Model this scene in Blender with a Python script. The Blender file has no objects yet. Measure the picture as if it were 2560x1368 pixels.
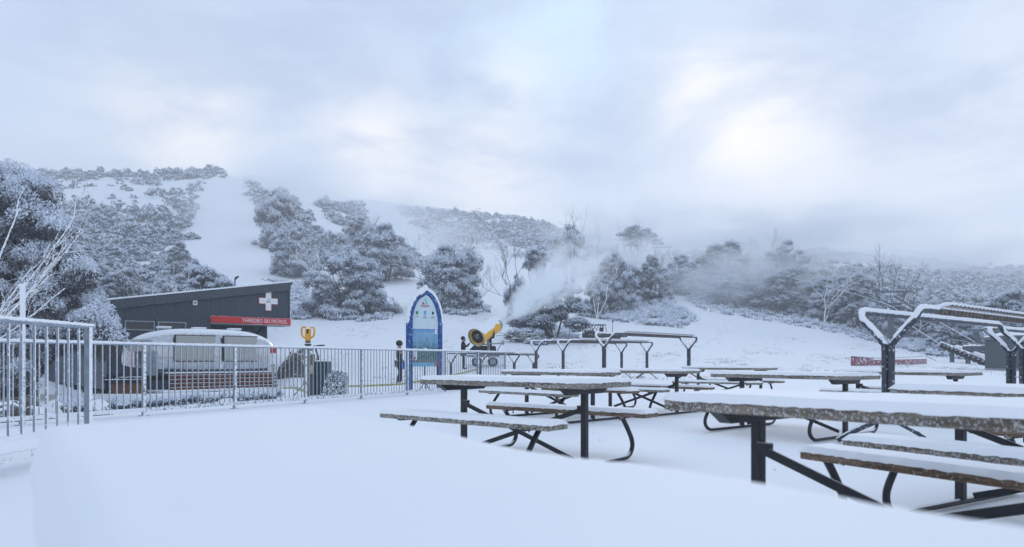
import bpy, math, random
import numpy as np
from mathutils import Vector, Matrix
SC = bpy.context.scene
COL = SC.collection
F, CX, HY, H0 = 1700.0, 1280.0, 900.0, 0.905      # focal length and horizon measured on the photograph

# ------------------------------------------------------------------ camera
cam = bpy.data.cameras.new('camera')
camo = bpy.data.objects.new('camera', cam); COL.objects.link(camo)
camo.location = (0, 0, H0); camo.rotation_euler = (math.radians(90), 0, 0)
cam.sensor_width = 36; cam.lens = 36 * F / 2560; cam.shift_y = (HY - 684) / 2560
cam.clip_start = 0.02; cam.clip_end = 6000
cam.dof.use_dof = True; cam.dof.focus_distance = 22; cam.dof.aperture_fstop = 3.2
SC.camera = camo
SC.render.resolution_x = 1024; SC.render.resolution_y = 547
SC.view_settings.view_transform = 'Standard'; SC.view_settings.look = 'None'
SC.view_settings.gamma = 1; SC.view_settings.exposure = 0.28
cy = SC.cycles
cy.max_bounces = 8; cy.diffuse_bounces = 3; cy.glossy_bounces = 2; cy.transmission_bounces = 2
cy.volume_bounces = 5; cy.volume_max_steps = 96; cy.volume_step_rate = 1.6
cy.use_denoising = True

def lin(r, g, b):
    f = lambda c: (c / 255) / 12.92 if c <= 10 else ((c / 255 + 0.055) / 1.055) ** 2.4
    return (f(r), f(g), f(b), 1)

# ------------------------------------------------------------------ node helper
class NT:
    def __init__(s, tree): s.t = tree; s.n = tree.nodes; s.l = tree.links
    def add(s, typ, **kw):
        n = s.n.new(typ)
        for k, v in kw.items(): setattr(n, k, v)
        return n
    def put(s, sock, v):
        if isinstance(v, bpy.types.NodeSocket): s.l.new(v, sock)
        else: sock.default_value = v
    def m(s, op, a, b=0.0, c=0.0, clamp=False):
        n = s.add('ShaderNodeMath', operation=op, use_clamp=clamp)
        for i, v in enumerate((a, b, c)): s.put(n.inputs[i], v)
        return n.outputs[0]
    def vm(s, op, a, b=(0, 0, 0), sc=None):
        n = s.add('ShaderNodeVectorMath', operation=op)
        s.put(n.inputs[0], a); s.put(n.inputs[1], b)
        if sc is not None: s.put(n.inputs['Scale'], sc)
        return n.outputs['Value'] if op in ('DOT_PRODUCT', 'LENGTH') else n.outputs[0]
    def noise(s, vec, scale, detail=3, rough=0.5, dist=0.0):
        n = s.add('ShaderNodeTexNoise')
        if vec is not None: s.put(n.inputs['Vector'], vec)
        n.inputs['Scale'].default_value = scale; n.inputs['Detail'].default_value = detail
        n.inputs['Roughness'].default_value = rough; n.inputs['Distortion'].default_value = dist
        return n
    def ramp(s, v, a, b, lo=0.0, hi=1.0, mode='SMOOTHSTEP'):
        n = s.add('ShaderNodeMapRange', interpolation_type=mode)
        s.put(n.inputs[0], v)
        for i, x in enumerate((a, b, lo, hi)): s.put(n.inputs[i + 1], x)
        return n.outputs[0]
    def mix(s, f, a, b):
        n = s.add('ShaderNodeMix', data_type='RGBA')
        s.put(n.inputs[0], f); s.put(n.inputs[6], a); s.put(n.inputs[7], b)
        return n.outputs[2]
    def sep(s, v):
        n = s.add('ShaderNodeSeparateXYZ'); s.put(n.inputs[0], v); return n.outputs

# ------------------------------------------------------------------ world: Nishita sky behind a high broken overcast
SUN_EL, SUN_AZ = 17.0, 18.5
world = bpy.data.worlds.new('World'); SC.world = world; world.use_nodes = True
w = NT(world.node_tree); w.n.clear()
out = w.add('ShaderNodeOutputWorld'); bg = w.add('ShaderNodeBackground')
sky = w.add('ShaderNodeTexSky', sky_type='NISHITA'); sky.sun_disc = False
sky.sun_elevation = math.radians(SUN_EL); sky.sun_rotation = math.radians(SUN_AZ)
tc = w.add('ShaderNodeTexCoord')
dirv = tc.outputs['Generated']
mpd = w.add('ShaderNodeMapping'); w.l.new(dirv, mpd.inputs[0]); mpd.inputs['Scale'].default_value = (1, 1, 2.4)
wn = w.noise(mpd.outputs[0], 3.4, 7, 0.56, 0.5)
wf = w.noise(mpd.outputs[0], 7.5, 6, 0.6, 0.3)
cl_ = w.m('ADD', w.m('MULTIPLY', wn.outputs['Fac'], .65), w.m('MULTIPLY', wf.outputs['Fac'], .35))
z = w.sep(dirv)[2]
K = 10.0
def c10(r, g, b, k=1.0):
    q = lin(r, g, b); return (q[0] * K * k, q[1] * K * k, q[2] * K * k, 1)
colr = w.mix(w.ramp(z, 0.02, 0.42), c10(226, 232, 240), c10(186, 204, 230))
def blob(colr, u, y, rad, col, amt, glow=True):
    d = Vector(((u - CX) / F, 1, (HY - y) / F)).normalized()
    dt = w.vm('DOT_PRODUCT', dirv, tuple(d))
    f = w.m('EXPONENT', w.m('MULTIPLY', w.m('SUBTRACT', 1.0, dt), -1.9 / (1 - math.cos(math.radians(rad)))))
    f = w.m('MULTIPLY', f, w.ramp(cl_, .40 if glow else .62, .60 if glow else .40, .30, 1.25))
    return w.mix(w.m('MULTIPLY', f, amt, clamp=True), colr, col)
# darker cloud bases
for (u, y, r, a) in ((150, 150, 12, .45), (1120, 250, 9, .95), (1480, 350, 7, .9), (2380, 250, 11, .95), (800, 200, 9, .5), (2050, 110, 9, .5), (700, 120, 11, .4), (1480, 150, 5, .4), (2150, 380, 5, .4)):
    colr = blob(colr, u, y, r, c10(142, 165, 201), a, False)
for (u, y, r, a) in ((1400, 60, 9, .7), (1250, 190, 6, .3)):
    colr = blob(colr, u, y, r, c10(190, 222, 242, 1.1), a)
for (u, y, r, a) in ((480, 330, 7, .75), (930, 400, 6, .95), (1230, 440, 6, .75), (1850, 310, 5.4, 1.0), (2000, 430, 7, .5), (1740, 230, 4, .6), (1280, 220, 4, .35),
                     (2440, 430, 8, .35), (2540, 60, 5, .15)):
    colr = blob(colr, u, y, r, c10(255, 243, 226, 1.28), a)
n2 = w.noise(dirv, 5.0, 6, 0.6, 0.4)
mott = w.ramp(w.m('ADD', w.m('MULTIPLY', n2.outputs['Fac'], .4), w.m('MULTIPLY', cl_, .6)), 0.36, 0.64, 0.92, 1.06, 'LINEAR')
cm = w.add('ShaderNodeMix', data_type='RGBA', blend_type='MULTIPLY'); cm.inputs[0].default_value = 1
cc = w.add('ShaderNodeCombineXYZ')
for i in range(3): w.l.new(mott, cc.inputs[i])
w.l.new(colr, cm.inputs[6]); w.l.new(cc.outputs[0], cm.inputs[7])
fin = w.mix(0.93, sky.outputs[0], cm.outputs[2])
w.l.new(fin, bg.inputs[0]); bg.inputs[1].default_value = 0.1; w.l.new(bg.outputs[0], out.inputs[0])

sun = bpy.data.lights.new('sun', 'SUN'); so = bpy.data.objects.new('sun', sun); COL.objects.link(so)
sun.energy = 1.4; sun.angle = math.radians(22); sun.color = (1.0, 0.93, 0.86)
sd = Vector((math.sin(math.radians(SUN_AZ)) * math.cos(math.radians(SUN_EL)), math.cos(math.radians(SUN_AZ)) * math.cos(math.radians(SUN_EL)), math.sin(math.radians(SUN_EL))))
so.rotation_euler = sd.to_track_quat('Z', 'Y').to_euler(); so.location = (0, 0, 60)

# ------------------------------------------------------------------ materials
MATS = {}
def mat(name):
    m = bpy.data.materials.new(name); m.use_nodes = True
    t = NT(m.node_tree); b = t.n['Principled BSDF']
    MATS[name] = m
    return m, t, b
SNOWC = (0.85, 0.88, 0.92, 1)
def plain(name, col, rough=0.6, metal=0.0, var=0.18, scale=8.0, bump=0.0, emit=None):
    m, t, b = mat(name)
    tcn = t.add('ShaderNodeTexCoord'); n = t.noise(tcn.outputs['Object'], scale, 4)
    f = t.ramp(n.outputs['Fac'], 0.25, 0.75, 1 - var, 1 + var, 'LINEAR')
    t.put(b.inputs['Base Color'], t.vm('SCALE', (col[0], col[1], col[2]), sc=f))
    t.put(b.inputs['Roughness'], t.ramp(n.outputs['Fac'], 0.3, 0.7, max(rough - .08, 0.05), min(rough + .1, 1)))
    b.inputs['Metallic'].default_value = metal
    if bump:
        bp = t.add('ShaderNodeBump'); bp.inputs['Strength'].default_value = bump; bp.inputs['Distance'].default_value = 0.02
        t.l.new(n.outputs['Fac'], bp.inputs['Height']); t.l.new(bp.outputs[0], b.inputs['Normal'])
    return m
def frosted(name, col, rough=0.5, metal=0.0, th=0.5, speck=0.5, sscale=55.0, var=0.2, grain=None, col2=None, stretch=None, edge=1.0, wind=None, amt=1.0):
    """base material with lying snow on faces that look up and rime crumbs on the others; speck: 0 none .. 1 heavy"""
    m, t, b = mat(name)
    tcn = t.add('ShaderNodeTexCoord'); oc = tcn.outputs['Object']
    geo = t.add('ShaderNodeNewGeometry'); nz = t.sep(geo.outputs['Normal'])[2]
    n1 = t.noise(oc, sscale * 0.35, 3, 0.6); n2 = t.noise(oc, sscale, 2, 0.6)
    up = t.ramp(t.m('ADD', nz, t.m('MULTIPLY', t.m('SUBTRACT', n1.outputs['Fac'], 0.5), edge)), th - 0.08, th + 0.08)
    tsp = 0.80 - 0.33 * speck
    sp = t.ramp(t.m('ADD', t.m('MULTIPLY', n2.outputs['Fac'], 0.7), t.m('MULTIPLY', n1.outputs['Fac'], 0.3)), tsp - 0.025, tsp + 0.035)
    sp = t.m('MULTIPLY', sp, amt)
    if wind:
        wd_ = t.vm('DOT_PRODUCT', geo.outputs['Normal'], wind)
        sp = t.m('MAXIMUM', sp, t.ramp(t.m('ADD', wd_, t.m('MULTIPLY', t.m('SUBTRACT', n1.outputs['Fac'], 0.5), 1.1)), 0.52, 0.72))
    f = t.m('MAXIMUM', up, sp)
    if grain:
        mp = t.add('ShaderNodeMapping'); t.l.new(oc, mp.inputs[0]); mp.inputs['Scale'].default_value = grain
        gn = t.noise(mp.outputs[0], 6, 5, 0.65)
    else: gn = t.noise(oc, 9, 4)
    base = t.mix(t.ramp(gn.outputs['Fac'], 0.3, 0.7), (col[0] * (1 - var), col[1] * (1 - var), col[2] * (1 - var), 1),
                 col2 if col2 else (col[0] * (1 + var), col[1] * (1 + var), col[2] * (1 + var), 1))
    t.put(b.inputs['Base Color'], t.mix(f, base, SNOWC))
    t.put(b.inputs['Roughness'], t.ramp(f, 0, 1, rough, 0.75, 'LINEAR'))
    t.put(b.inputs['Metallic'], t.ramp(f, 0, 1, metal, 0.0, 'LINEAR'))
    bp = t.add('ShaderNodeBump'); bp.inputs['Strength'].default_value = 0.5; bp.inputs['Distance'].default_value = 0.012
    t.l.new(f, bp.inputs['Height']); t.l.new(bp.outputs[0], b.inputs['Normal'])
    return m
def snow_mat():
    m, t, b = mat('snow')
    geo = t.add('ShaderNodeNewGeometry'); p = geo.outputs['Position']
    n1 = t.noise(p, 1.3, 4, 0.55); n2 = t.noise(p, 60, 4, 0.7)
    t.put(b.inputs['Base Color'], t.mix(n1.outputs['Fac'], (0.83, 0.86, 0.91, 1), (0.89, 0.905, 0.93, 1)))
    b.inputs['Roughness'].default_value = 0.75
    b.inputs['Subsurface Weight'].default_value = 0.0
    h = t.m('ADD', t.m('MULTIPLY', n1.outputs['Fac'], 1.0), t.m('MULTIPLY', n2.outputs['Fac'], 0.05))
    bp = t.add('ShaderNodeBump'); bp.inputs['Strength'].default_value = 0.35; bp.inputs['Distance'].default_value = 0.05
    t.l.new(h, bp.inputs['Height']); t.l.new(bp.outputs[0], b.inputs['Normal'])
    return m
def ground_mat():
    m, t, b = mat('snow_ground')
    geo = t.add('ShaderNodeNewGeometry'); p = geo.outputs['Position']; s = t.sep(p)
    nb = t.noise(p, 0.06, 4, 0.6); nm = t.noise(p, 0.5, 5, 0.65)
    mp = t.add('ShaderNodeMapping'); t.l.new(p, mp.inputs[0]); mp.inputs['Scale'].default_value = (1.0, 0.55, 1.0)
    nf = t.noise(mp.outputs[0], 2.6, 8, 0.78, 0.3)
    nff = t.noise(mp.outputs[0], 11.0, 5, 0.75)
    # snow lies thin on the slope: grass shows where the noise is high, more so higher up
    v = t.m('ADD', t.m('ADD', t.m('MULTIPLY', nf.outputs['Fac'], 0.62), t.m('MULTIPLY', nff.outputs['Fac'], 0.22)), t.m('MULTIPLY', nb.outputs['Fac'], 0.30))
    base_th = t.ramp(s[1], 24, 80, 0.78, 0.648)
    at = t.add('ShaderNodeAttribute'); at.attribute_name = 'scrubby'
    base_th = t.m('SUBTRACT', base_th, t.m('MULTIPLY', at.outputs['Fac'], 0.10))
    base_th = t.m('ADD', base_th, t.m('MULTIPLY', t.ramp(s[1], 110, 170), t.m('MULTIPLY', t.m('SUBTRACT', 1, at.outputs['Fac']), .09)))
    g = t.ramp(t.m('SUBTRACT', v, base_th), 0.0, 0.075)
    g = t.m('MULTIPLY', g, t.ramp(s[1], 20, 34, 0, 0.75))
    sn = t.mix(nm.outputs['Fac'], (0.82, 0.855, 0.91, 1), (0.88, 0.90, 0.93, 1))
    gr = t.mix(nf.outputs['Fac'], (0.10, 0.105, 0.10, 1), (0.22, 0.21, 0.19, 1))
    t.put(b.inputs['Base Color'], t.mix(g, sn, gr)); b.inputs['Roughness'].default_value = 0.8
    nr = t.noise(p, 26, 4, 0.7)
    dep = t.ramp(s[1], 14, 45, 0.0, 1.0)
    h = t.m('ADD', t.m('MULTIPLY', nf.outputs['Fac'], t.m('MULTIPLY', dep, 3.0)), t.m('ADD', t.m('MULTIPLY', nr.outputs['Fac'], 0.04), t.m('MULTIPLY', nm.outputs['Fac'], 0.35)))
    bp = t.add('ShaderNodeBump'); bp.inputs['Strength'].default_value = 0.4; bp.inputs['Distance'].default_value = 0.10
    t.l.new(h, bp.inputs['Height']); t.l.new(bp.outputs[0], b.inputs['Normal'])
    return m
SNOW = snow_mat(); GROUND = ground_mat()
WOOD = frosted('weathered_wood', (0.17, 0.14, 0.11), 0.8, 0, 0.5, 0.80, 120, 0.35, grain=(0.6, 6, 6), col2=(0.30, 0.255, 0.205, 1), amt=.5)
WOODB = frosted('bench_wood', (0.16, 0.095, 0.06), 0.8, 0, 0.5, 0.66, 120, 0.35, grain=(0.6, 6, 6), col2=(0.29, 0.20, 0.135, 1), amt=.4)
STEEL = frosted('black_steel', (0.012, 0.014, 0.022), 0.45, 0.0, 0.72, 0.12, 80, 0.2, edge=0.5)
RACK = frosted('rack_tube', (0.055, 0.065, 0.085), 0.5, 0.2, 0.28, 0.55, 45, 0.2)
PEG = frosted('peg_wood', (0.11, 0.085, 0.075), 0.8, 0, 0.45, 0.45, 50, 0.3)
GALV = frosted('galvanised', (0.22, 0.26, 0.31), 0.45, 0.3, 0.35, 0.28, 70, 0.15, wind=(.80, .05, 0))
GALVR = frosted('rimed_galvanised', (0.26, 0.31, 0.37), 0.45, 0.2, 0.2, 0.38, 60, 0.15, wind=(.90, -.05, 0))
GALVT = frosted('rimed_rail', (0.30, 0.35, 0.42), 0.45, 0.2, 0.0, 0.5, 60, 0.15)
CLAD = plain('dark_cladding', (0.052, 0.068, 0.092), 0.55, 0.1, 0.12, 3)
CLAD2 = plain('dark_panel', (0.060, 0.070, 0.092), 0.6, 0.0, 0.08, 2)
FASC = frosted('fascia_metal', (0.055, 0.068, 0.088), 0.5, 0.1, 0.6, 0.22, 12)
HUTM = plain('hut_cladding', (0.085, 0.105, 0.115), 0.6, 0.05, 0.08, 3)
DARK = plain('dark_void', (0.010, 0.011, 0.014), 0.8)
BLACKR = frosted('black_rubber', (0.015, 0.016, 0.02), 0.7, 0, 0.6, 0.35, 40)
GLASS = plain('window_glass', (0.03, 0.04, 0.05), 0.08, 0.0, 0.3, 2)
RED = frosted('red_sign', (0.58, 0.025, 0.03), 0.5, 0, 0.7, 0.13, 30, 0.12)
REDB = frosted('red_barrier', (0.27, 0.085, 0.12), 0.7, 0, 0.6, 0.78, 7, 0.25)
WHITE = plain('white_paint', (0.78, 0.80, 0.84), 0.5, 0, 0.05)
REDP = plain('red_paint', (0.50, 0.03, 0.05), 0.5)
GREENP = plain('green_paint', (0.05, 0.42, 0.30), 0.5)
TEALP = plain('teal_paint', (0.20, 0.60, 0.52), 0.5)
BLUEP = plain('blue_paint', (0.10, 0.42, 0.66), 0.5)
GRNP = plain('green_dot', (0.01, 0.30, 0.14), 0.5)
BLACKP = plain('black_paint', (0.012, 0.013, 0.02), 0.6)
BLUEF = frosted('blue_padding', (0.008, 0.075, 0.27), 0.55, 0, 0.40, 0.58, 22, 0.3)
ALU = frosted('polished_aluminium', (0.50, 0.52, 0.56), 0.27, 0.88, 0.60, 0.12, 9, 0.10, edge=0.4)
CREAM = plain('cream_panel', (0.42, 0.42, 0.40), 0.5, 0, 0.06)
TIMR = frosted('red_timber', (0.13, 0.035, 0.03), 0.75, 0, 0.5, 0.35, 20, 0.4, grain=(0.5, 4, 4), col2=(0.26, 0.10, 0.07, 1))
TIMD = frosted('dark_timber', (0.035, 0.02, 0.028), 0.75, 0, 0.5, 0.36, 18, 0.4)
ROCK = frosted('granite', (0.105, 0.085, 0.08), 0.9, 0, 0.55, 0.48, 9, 0.45, col2=(0.20, 0.18, 0.165, 1))
ROCKF = frosted('far_granite', (0.10, 0.10, 0.11), 0.9, 0, 0.45, 0.5, 1.6, 0.4)
YEL = frosted('yellow_paint', (0.78, 0.36, 0.01), 0.45, 0, 0.55, 0.18, 14, 0.12)
GUNW = frosted('gun_drum', (0.80, 0.42, 0.012), 0.45, 0, 0.22, 0.10, 7, 0.12, edge=0.55)
GREYM = frosted('grey_metal', (0.26, 0.29, 0.33), 0.4, 0.4, 0.5, 0.25, 20)
GRNC = frosted('green_cabinet', (0.012, 0.045, 0.05), 0.5, 0, 0.6, 0.30, 30)
PADF = frosted('frosted_pad', (0.03, 0.05, 0.065), 0.7, 0, 0.4, 0.86, 34)
HOSE = frosted('yellow_hose', (0.42, 0.40, 0.08), 0.6, 0, 0.62, 0.3, 30)
ORANGE = plain('red_orange', (0.45, 0.06, 0.05), 0.6)
BARK = frosted('bark', (0.085, 0.075, 0.075), 0.9, 0, 0.45, 0.42, 14, 0.35)
BARKW = frosted('rimed_bark', (0.14, 0.13, 0.135), 0.9, 0, -0.15, 0.85, 22, 0.35)
LIFT = frosted('lift_steel', (0.085, 0.10, 0.125), 0.6, 0.2, 0.4, 0.32, 6, 0.2)
ROPE = plain('frosted_rope', (0.62, 0.66, 0.74), 0.8)
UTVG = frosted('vehicle_plastic', (0.03, 0.034, 0.04), 0.55, 0, 0.6, 0.30, 9, 0.3)
CLOTHB = plain('black_cloth', (0.013, 0.014, 0.02), 0.85, 0, 0.3, 12, 0.3)
CLOTHN = plain('navy_cloth', (0.02, 0.022, 0.035), 0.85, 0, 0.3, 12, 0.3)
CLOTHBL = plain('blue_cloth', (0.02, 0.09, 0.5), 0.8)
SKIN = plain('skin', (0.45, 0.26, 0.2), 0.6)
HELM = plain('helmet_shell', (0.012, 0.013, 0.016), 0.3)
HAIR = plain('brown_hair', (0.06, 0.035, 0.02), 0.8)

def leaf_mat(name, c1, c2):
    m, t, b = mat(name)
    geo = t.add('ShaderNodeNewGeometry'); oi = t.add('ShaderNodeObjectInfo')
    n = t.noise(geo.outputs['Position'], 0.9, 3)
    f = t.m('ADD', t.m('MULTIPLY', n.outputs['Fac'], 0.7), t.m('MULTIPLY', geo.outputs['Random Per Island'], 0.45), clamp=True)
    t.put(b.inputs['Base Color'], t.mix(f, c1, c2)); b.inputs['Roughness'].default_value = 0.75
    return m
LEAF = leaf_mat('gum_leaf', (0.040, 0.053, 0.082, 1), (0.105, 0.125, 0.165, 1))
LEAFB = leaf_mat('brown_leaf', (0.048, 0.047, 0.058, 1), (0.13, 0.125, 0.135, 1))
LEAFS = leaf_mat('snowy_leaf', (0.70, 0.77, 0.88, 1), (0.84, 0.89, 0.97, 1))

# ------------------------------------------------------------------ geometry helpers
def P(u, y, d): return Vector(((u - CX) / F * d, d, H0 + (HY - y) / F * d))
def frame(a, up=Vector((0, 0, 1))):
    x = Vector(a).normalized(); y = up.cross(x)
    if y.length < 1e-4: y = Vector((0, 1, 0)).cross(x)
    y.normalize(); return x, y, x.cross(y)
class MB:
    def __init__(s): s.v = []; s.f = []; s.mi = []
    def _a(s, vs, fs, mi=0):
        o = len(s.v); s.v += [tuple(p) for p in vs]
        s.f += [tuple(i + o for i in f) for f in fs]; s.mi += [mi] * len(fs)
    def box(s, c, sz, rz=0.0, mi=0, M=None, bev=0.0):
        hx, hy, hz = sz[0] / 2, sz[1] / 2, sz[2] / 2
        R = Matrix.Rotation(rz, 3, 'Z') if M is None else M
        if bev > 0:
            b = min(bev, hx * .9, hy * .9, hz * .9); vs = []
            for sx in (-1, 1):
                for sy in (-1, 1):
                    for sz_ in (-1, 1):
                        for ax in range(3):
                            p = [sx * hx, sy * hy, sz_ * hz]
                            for k in range(3):
                                if k != ax: p[k] -= (sx, sy, sz_)[k] * b
                            vs.append(Vector(c) + R @ Vector(p))
            I = lambda a, b_, c_, ax: ((a * 2 + b_) * 2 + c_) * 3 + ax
            fs = []
            for t in (0, 1):
                fs.append((I(t, 0, 0, 0), I(t, 1, 0, 0), I(t, 1, 1, 0), I(t, 0, 1, 0)))
                fs.append((I(0, t, 0, 1), I(1, t, 0, 1), I(1, t, 1, 1), I(0, t, 1, 1)))
                fs.append((I(0, 0, t, 2), I(1, 0, t, 2), I(1, 1, t, 2), I(0, 1, t, 2)))
            for a in (0, 1):
                for b_ in (0, 1):
                    fs.append((I(a, b_, 0, 0), I(a, b_, 1, 0), I(a, b_, 1, 1), I(a, b_, 0, 1)))
                    fs.append((I(a, 0, b_, 0), I(a, 1, b_, 0), I(a, 1, b_, 2), I(a, 0, b_, 2)))
                    fs.append((I(0, a, b_, 1), I(1, a, b_, 1), I(1, a, b_, 2), I(0, a, b_, 2)))
                    for c_ in (0, 1): fs.append((I(a, b_, c_, 0), I(a, b_, c_, 1), I(a, b_, c_, 2)))
            s._a(vs, fs, mi); return
        vs = [Vector(c) + R @ Vector((sx * hx, sy * hy, sz_ * hz)) for sx in (-1, 1) for sy in (-1, 1) for sz_ in (-1, 1)]
        s._a(vs, [(0, 1, 3, 2), (4, 6, 7, 5), (0, 4, 5, 1), (2, 3, 7, 6), (0, 2, 6, 4), (1, 5, 7, 3)], mi)
    def beam(s, a, b, w, h, mi=0, bev=0.0):
        a = Vector(a); b = Vector(b); x, y, z_ = frame(b - a)
        s.box((a + b) / 2, ((b - a).length, w, h), 0, mi, Matrix((x, y, z_)).transposed(), bev)
    def tube(s, pts, r, n=8, mi=0, cap=True):
        pts = [Vector(p) for p in pts]; rs = r if isinstance(r, (list, tuple)) else [r] * len(pts)
        rings = []; prev = None
        for i, p in enumerate(pts):
            t = (pts[min(i + 1, len(pts) - 1)] - pts[max(i - 1, 0)]).normalized()
            if prev is None:
                up = Vector((0, 0, 1)) if abs(t.z) < 0.9 else Vector((1, 0, 0))
                y = up.cross(t).normalized()
            else: y = (prev - t * prev.dot(t)).normalized()
            prev = y; z_ = t.cross(y)
            rings.append([p + (y * math.cos(k * 2 * math.pi / n) + z_ * math.sin(k * 2 * math.pi / n)) * rs[i] for k in range(n)])
        vs = [q for R in rings for q in R]; fs = []
        for i in range(len(pts) - 1):
            for k in range(n):
                k2 = (k + 1) % n; fs.append((i * n + k, i * n + k2, (i + 1) * n + k2, (i + 1) * n + k))
        if cap: fs += [tuple(range(n))[::-1], tuple((len(pts) - 1) * n + k for k in range(n))]
        s._a(vs, fs, mi)
    def prism(s, poly, M, t0, t1, mi=0):
        n = len(poly)
        vs = [M @ Vector((p[0], p[1], t)) for t in (t0, t1) for p in poly]
        fs = [tuple(range(n))[::-1], tuple(range(n, 2 * n))] + [(i, (i + 1) % n, n + (i + 1) % n, n + i) for i in range(n)]
        s._a(vs, fs, mi)
    def rev(s, prof, M, n=24, mi=0, closed=False):
        vs = [M @ Vector((x, r * math.cos(2 * math.pi * k / n), r * math.sin(2 * math.pi * k / n))) for (x, r) in prof for k in range(n)]
        fs = [(i * n + k, i * n + (k + 1) % n, (i + 1) * n + (k + 1) % n, (i + 1) * n + k) for i in range(len(prof) - 1) for k in range(n)]
        if closed: fs += [tuple(range(n))[::-1], tuple((len(prof) - 1) * n + k for k in range(n))]
        s._a(vs, fs, mi)
    def ball(s, c, r, n=10, mi=0, sc=(1, 1, 1)):
        M = Matrix.Translation(c) @ Matrix.Diagonal((sc[0], sc[1], sc[2], 1)) @ Matrix.Rotation(-math.pi / 2, 4, 'Y')
        s.rev([(-r * math.cos(math.pi * i / n), max(r * math.sin(math.pi * i / n), 1e-4)) for i in range(n + 1)], M, 2 * n, mi)
    def grid(s, fn, nx, ny, mi=0):
        vs = [fn(i / nx, j / ny) for j in range(ny + 1) for i in range(nx + 1)]
        s._a(vs, [(j * (nx + 1) + i, j * (nx + 1) + i + 1, (j + 1) * (nx + 1) + i + 1, (j + 1) * (nx + 1) + i) for j in range(ny) for i in range(nx)], mi)
    def build(s, name, mats, parent=None, smooth=False, world=False, loc=None):
        me = bpy.data.meshes.new(name)
        vs = s.v
        if world and parent is not None:
            Mi = XF[parent.name].inverted(); vs = [tuple(Mi @ Vector(p)) for p in vs]
        me.from_pydata(vs, [], s.f)
        mats = mats if isinstance(mats, (list, tuple)) else [mats]
        for m in mats: me.materials.append(m)
        if len(mats) > 1: me.polygons.foreach_set('material_index', s.mi)
        if smooth:
            me.polygons.foreach_set('use_smooth', [True] * len(s.f))
            try: me.set_sharp_from_angle(angle=math.radians(42))
            except Exception: pass
        me.update()
        return link(name, me, parent, loc)
XF = {}
def link(name, me, parent=None, loc=None):
    o = bpy.data.objects.new(name, me); COL.objects.link(o)
    if parent is not None: o.parent = parent
    if loc is not None: o.location = loc
    return o
def tag(o, label=None, cat=None, group=None, kind=None):
    if label: o['label'] = label
    if cat: o['category'] = cat
    if group: o['group'] = group
    if kind: o['kind'] = kind
    return o
def thing(name, loc, rz=0.0, label=None, cat=None, group=None, scale=1.0):
    o = bpy.data.objects.new(name, None); COL.objects.link(o); o.empty_display_size = 0.3
    o.location = loc; o.rotation_euler = (0, 0, rz); o.scale = (scale,) * 3
    XF[o.name] = Matrix.Translation(loc) @ Matrix.Rotation(rz, 4, 'Z') @ Matrix.Scale(scale, 4)
    return tag(o, label, cat, group)
KIDS = {}
def copy_tree(o, parent=None):
    c = o.copy(); COL.objects.link(c)
    if parent is not None: c.parent = parent
    for ch in [x for x in SC.objects if x.parent == o]: copy_tree(ch, c)
    return c
def npmesh(name, V, Q, mi, mats, smooth=False):
    me = bpy.data.meshes.new(name); k = Q.shape[1]
    me.vertices.add(len(V)); me.vertices.foreach_set('co', np.ascontiguousarray(V, dtype=np.float32).ravel())
    me.loops.add(Q.size); me.loops.foreach_set('vertex_index', Q.astype(np.int32).ravel())
    me.polygons.add(len(Q)); me.polygons.foreach_set('loop_start', (np.arange(len(Q)) * k).astype(np.int32))
    for m in mats: me.materials.append(m)
    me.polygons.foreach_set('material_index', mi.astype(np.int32))
    if smooth: me.polygons.foreach_set('use_smooth', np.ones(len(Q), dtype=bool))
    me.update(calc_edges=True); me.validate()
    return me
def curve_pts(pts, n=6):
    """Catmull-Rom through points"""
    pts = [Vector(p) for p in pts]; out = []
    for i in range(len(pts) - 1):
        p0 = pts[max(i - 1, 0)]; p1 = pts[i]; p2 = pts[i + 1]; p3 = pts[min(i + 2, len(pts) - 1)]
        for k in range(n):
            t = k / n
            out.append(0.5 * ((2 * p1) + (p2 - p0) * t + (2 * p0 - 5 * p1 + 4 * p2 - p3) * t * t + (3 * p1 - p0 - 3 * p2 + p3) * t ** 3))
    return out + [pts[-1]]
def text_mesh(s, size, m, parent, M, name='lettering', extrude=0.004, align='LEFT', bold=0.0, sx=1.0):
    cu = bpy.data.curves.new(name, 'FONT'); cu.body = s; cu.size = size; cu.extrude = extrude; cu.align_x = align; cu.offset = bold
    cu.resolution_u = 3
    o = bpy.data.objects.new(name, cu); COL.objects.link(o)
    bpy.context.view_layer.update()
    me = bpy.data.meshes.new_from_object(o.evaluated_get(bpy.context.evaluated_depsgraph_get()))
    bpy.data.objects.remove(o); me.name = name
    me.materials.clear(); me.materials.append(m)
    me.transform(M @ Matrix.Diagonal((sx, 1, 1, 1)))
    return link(name, me, parent)

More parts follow.
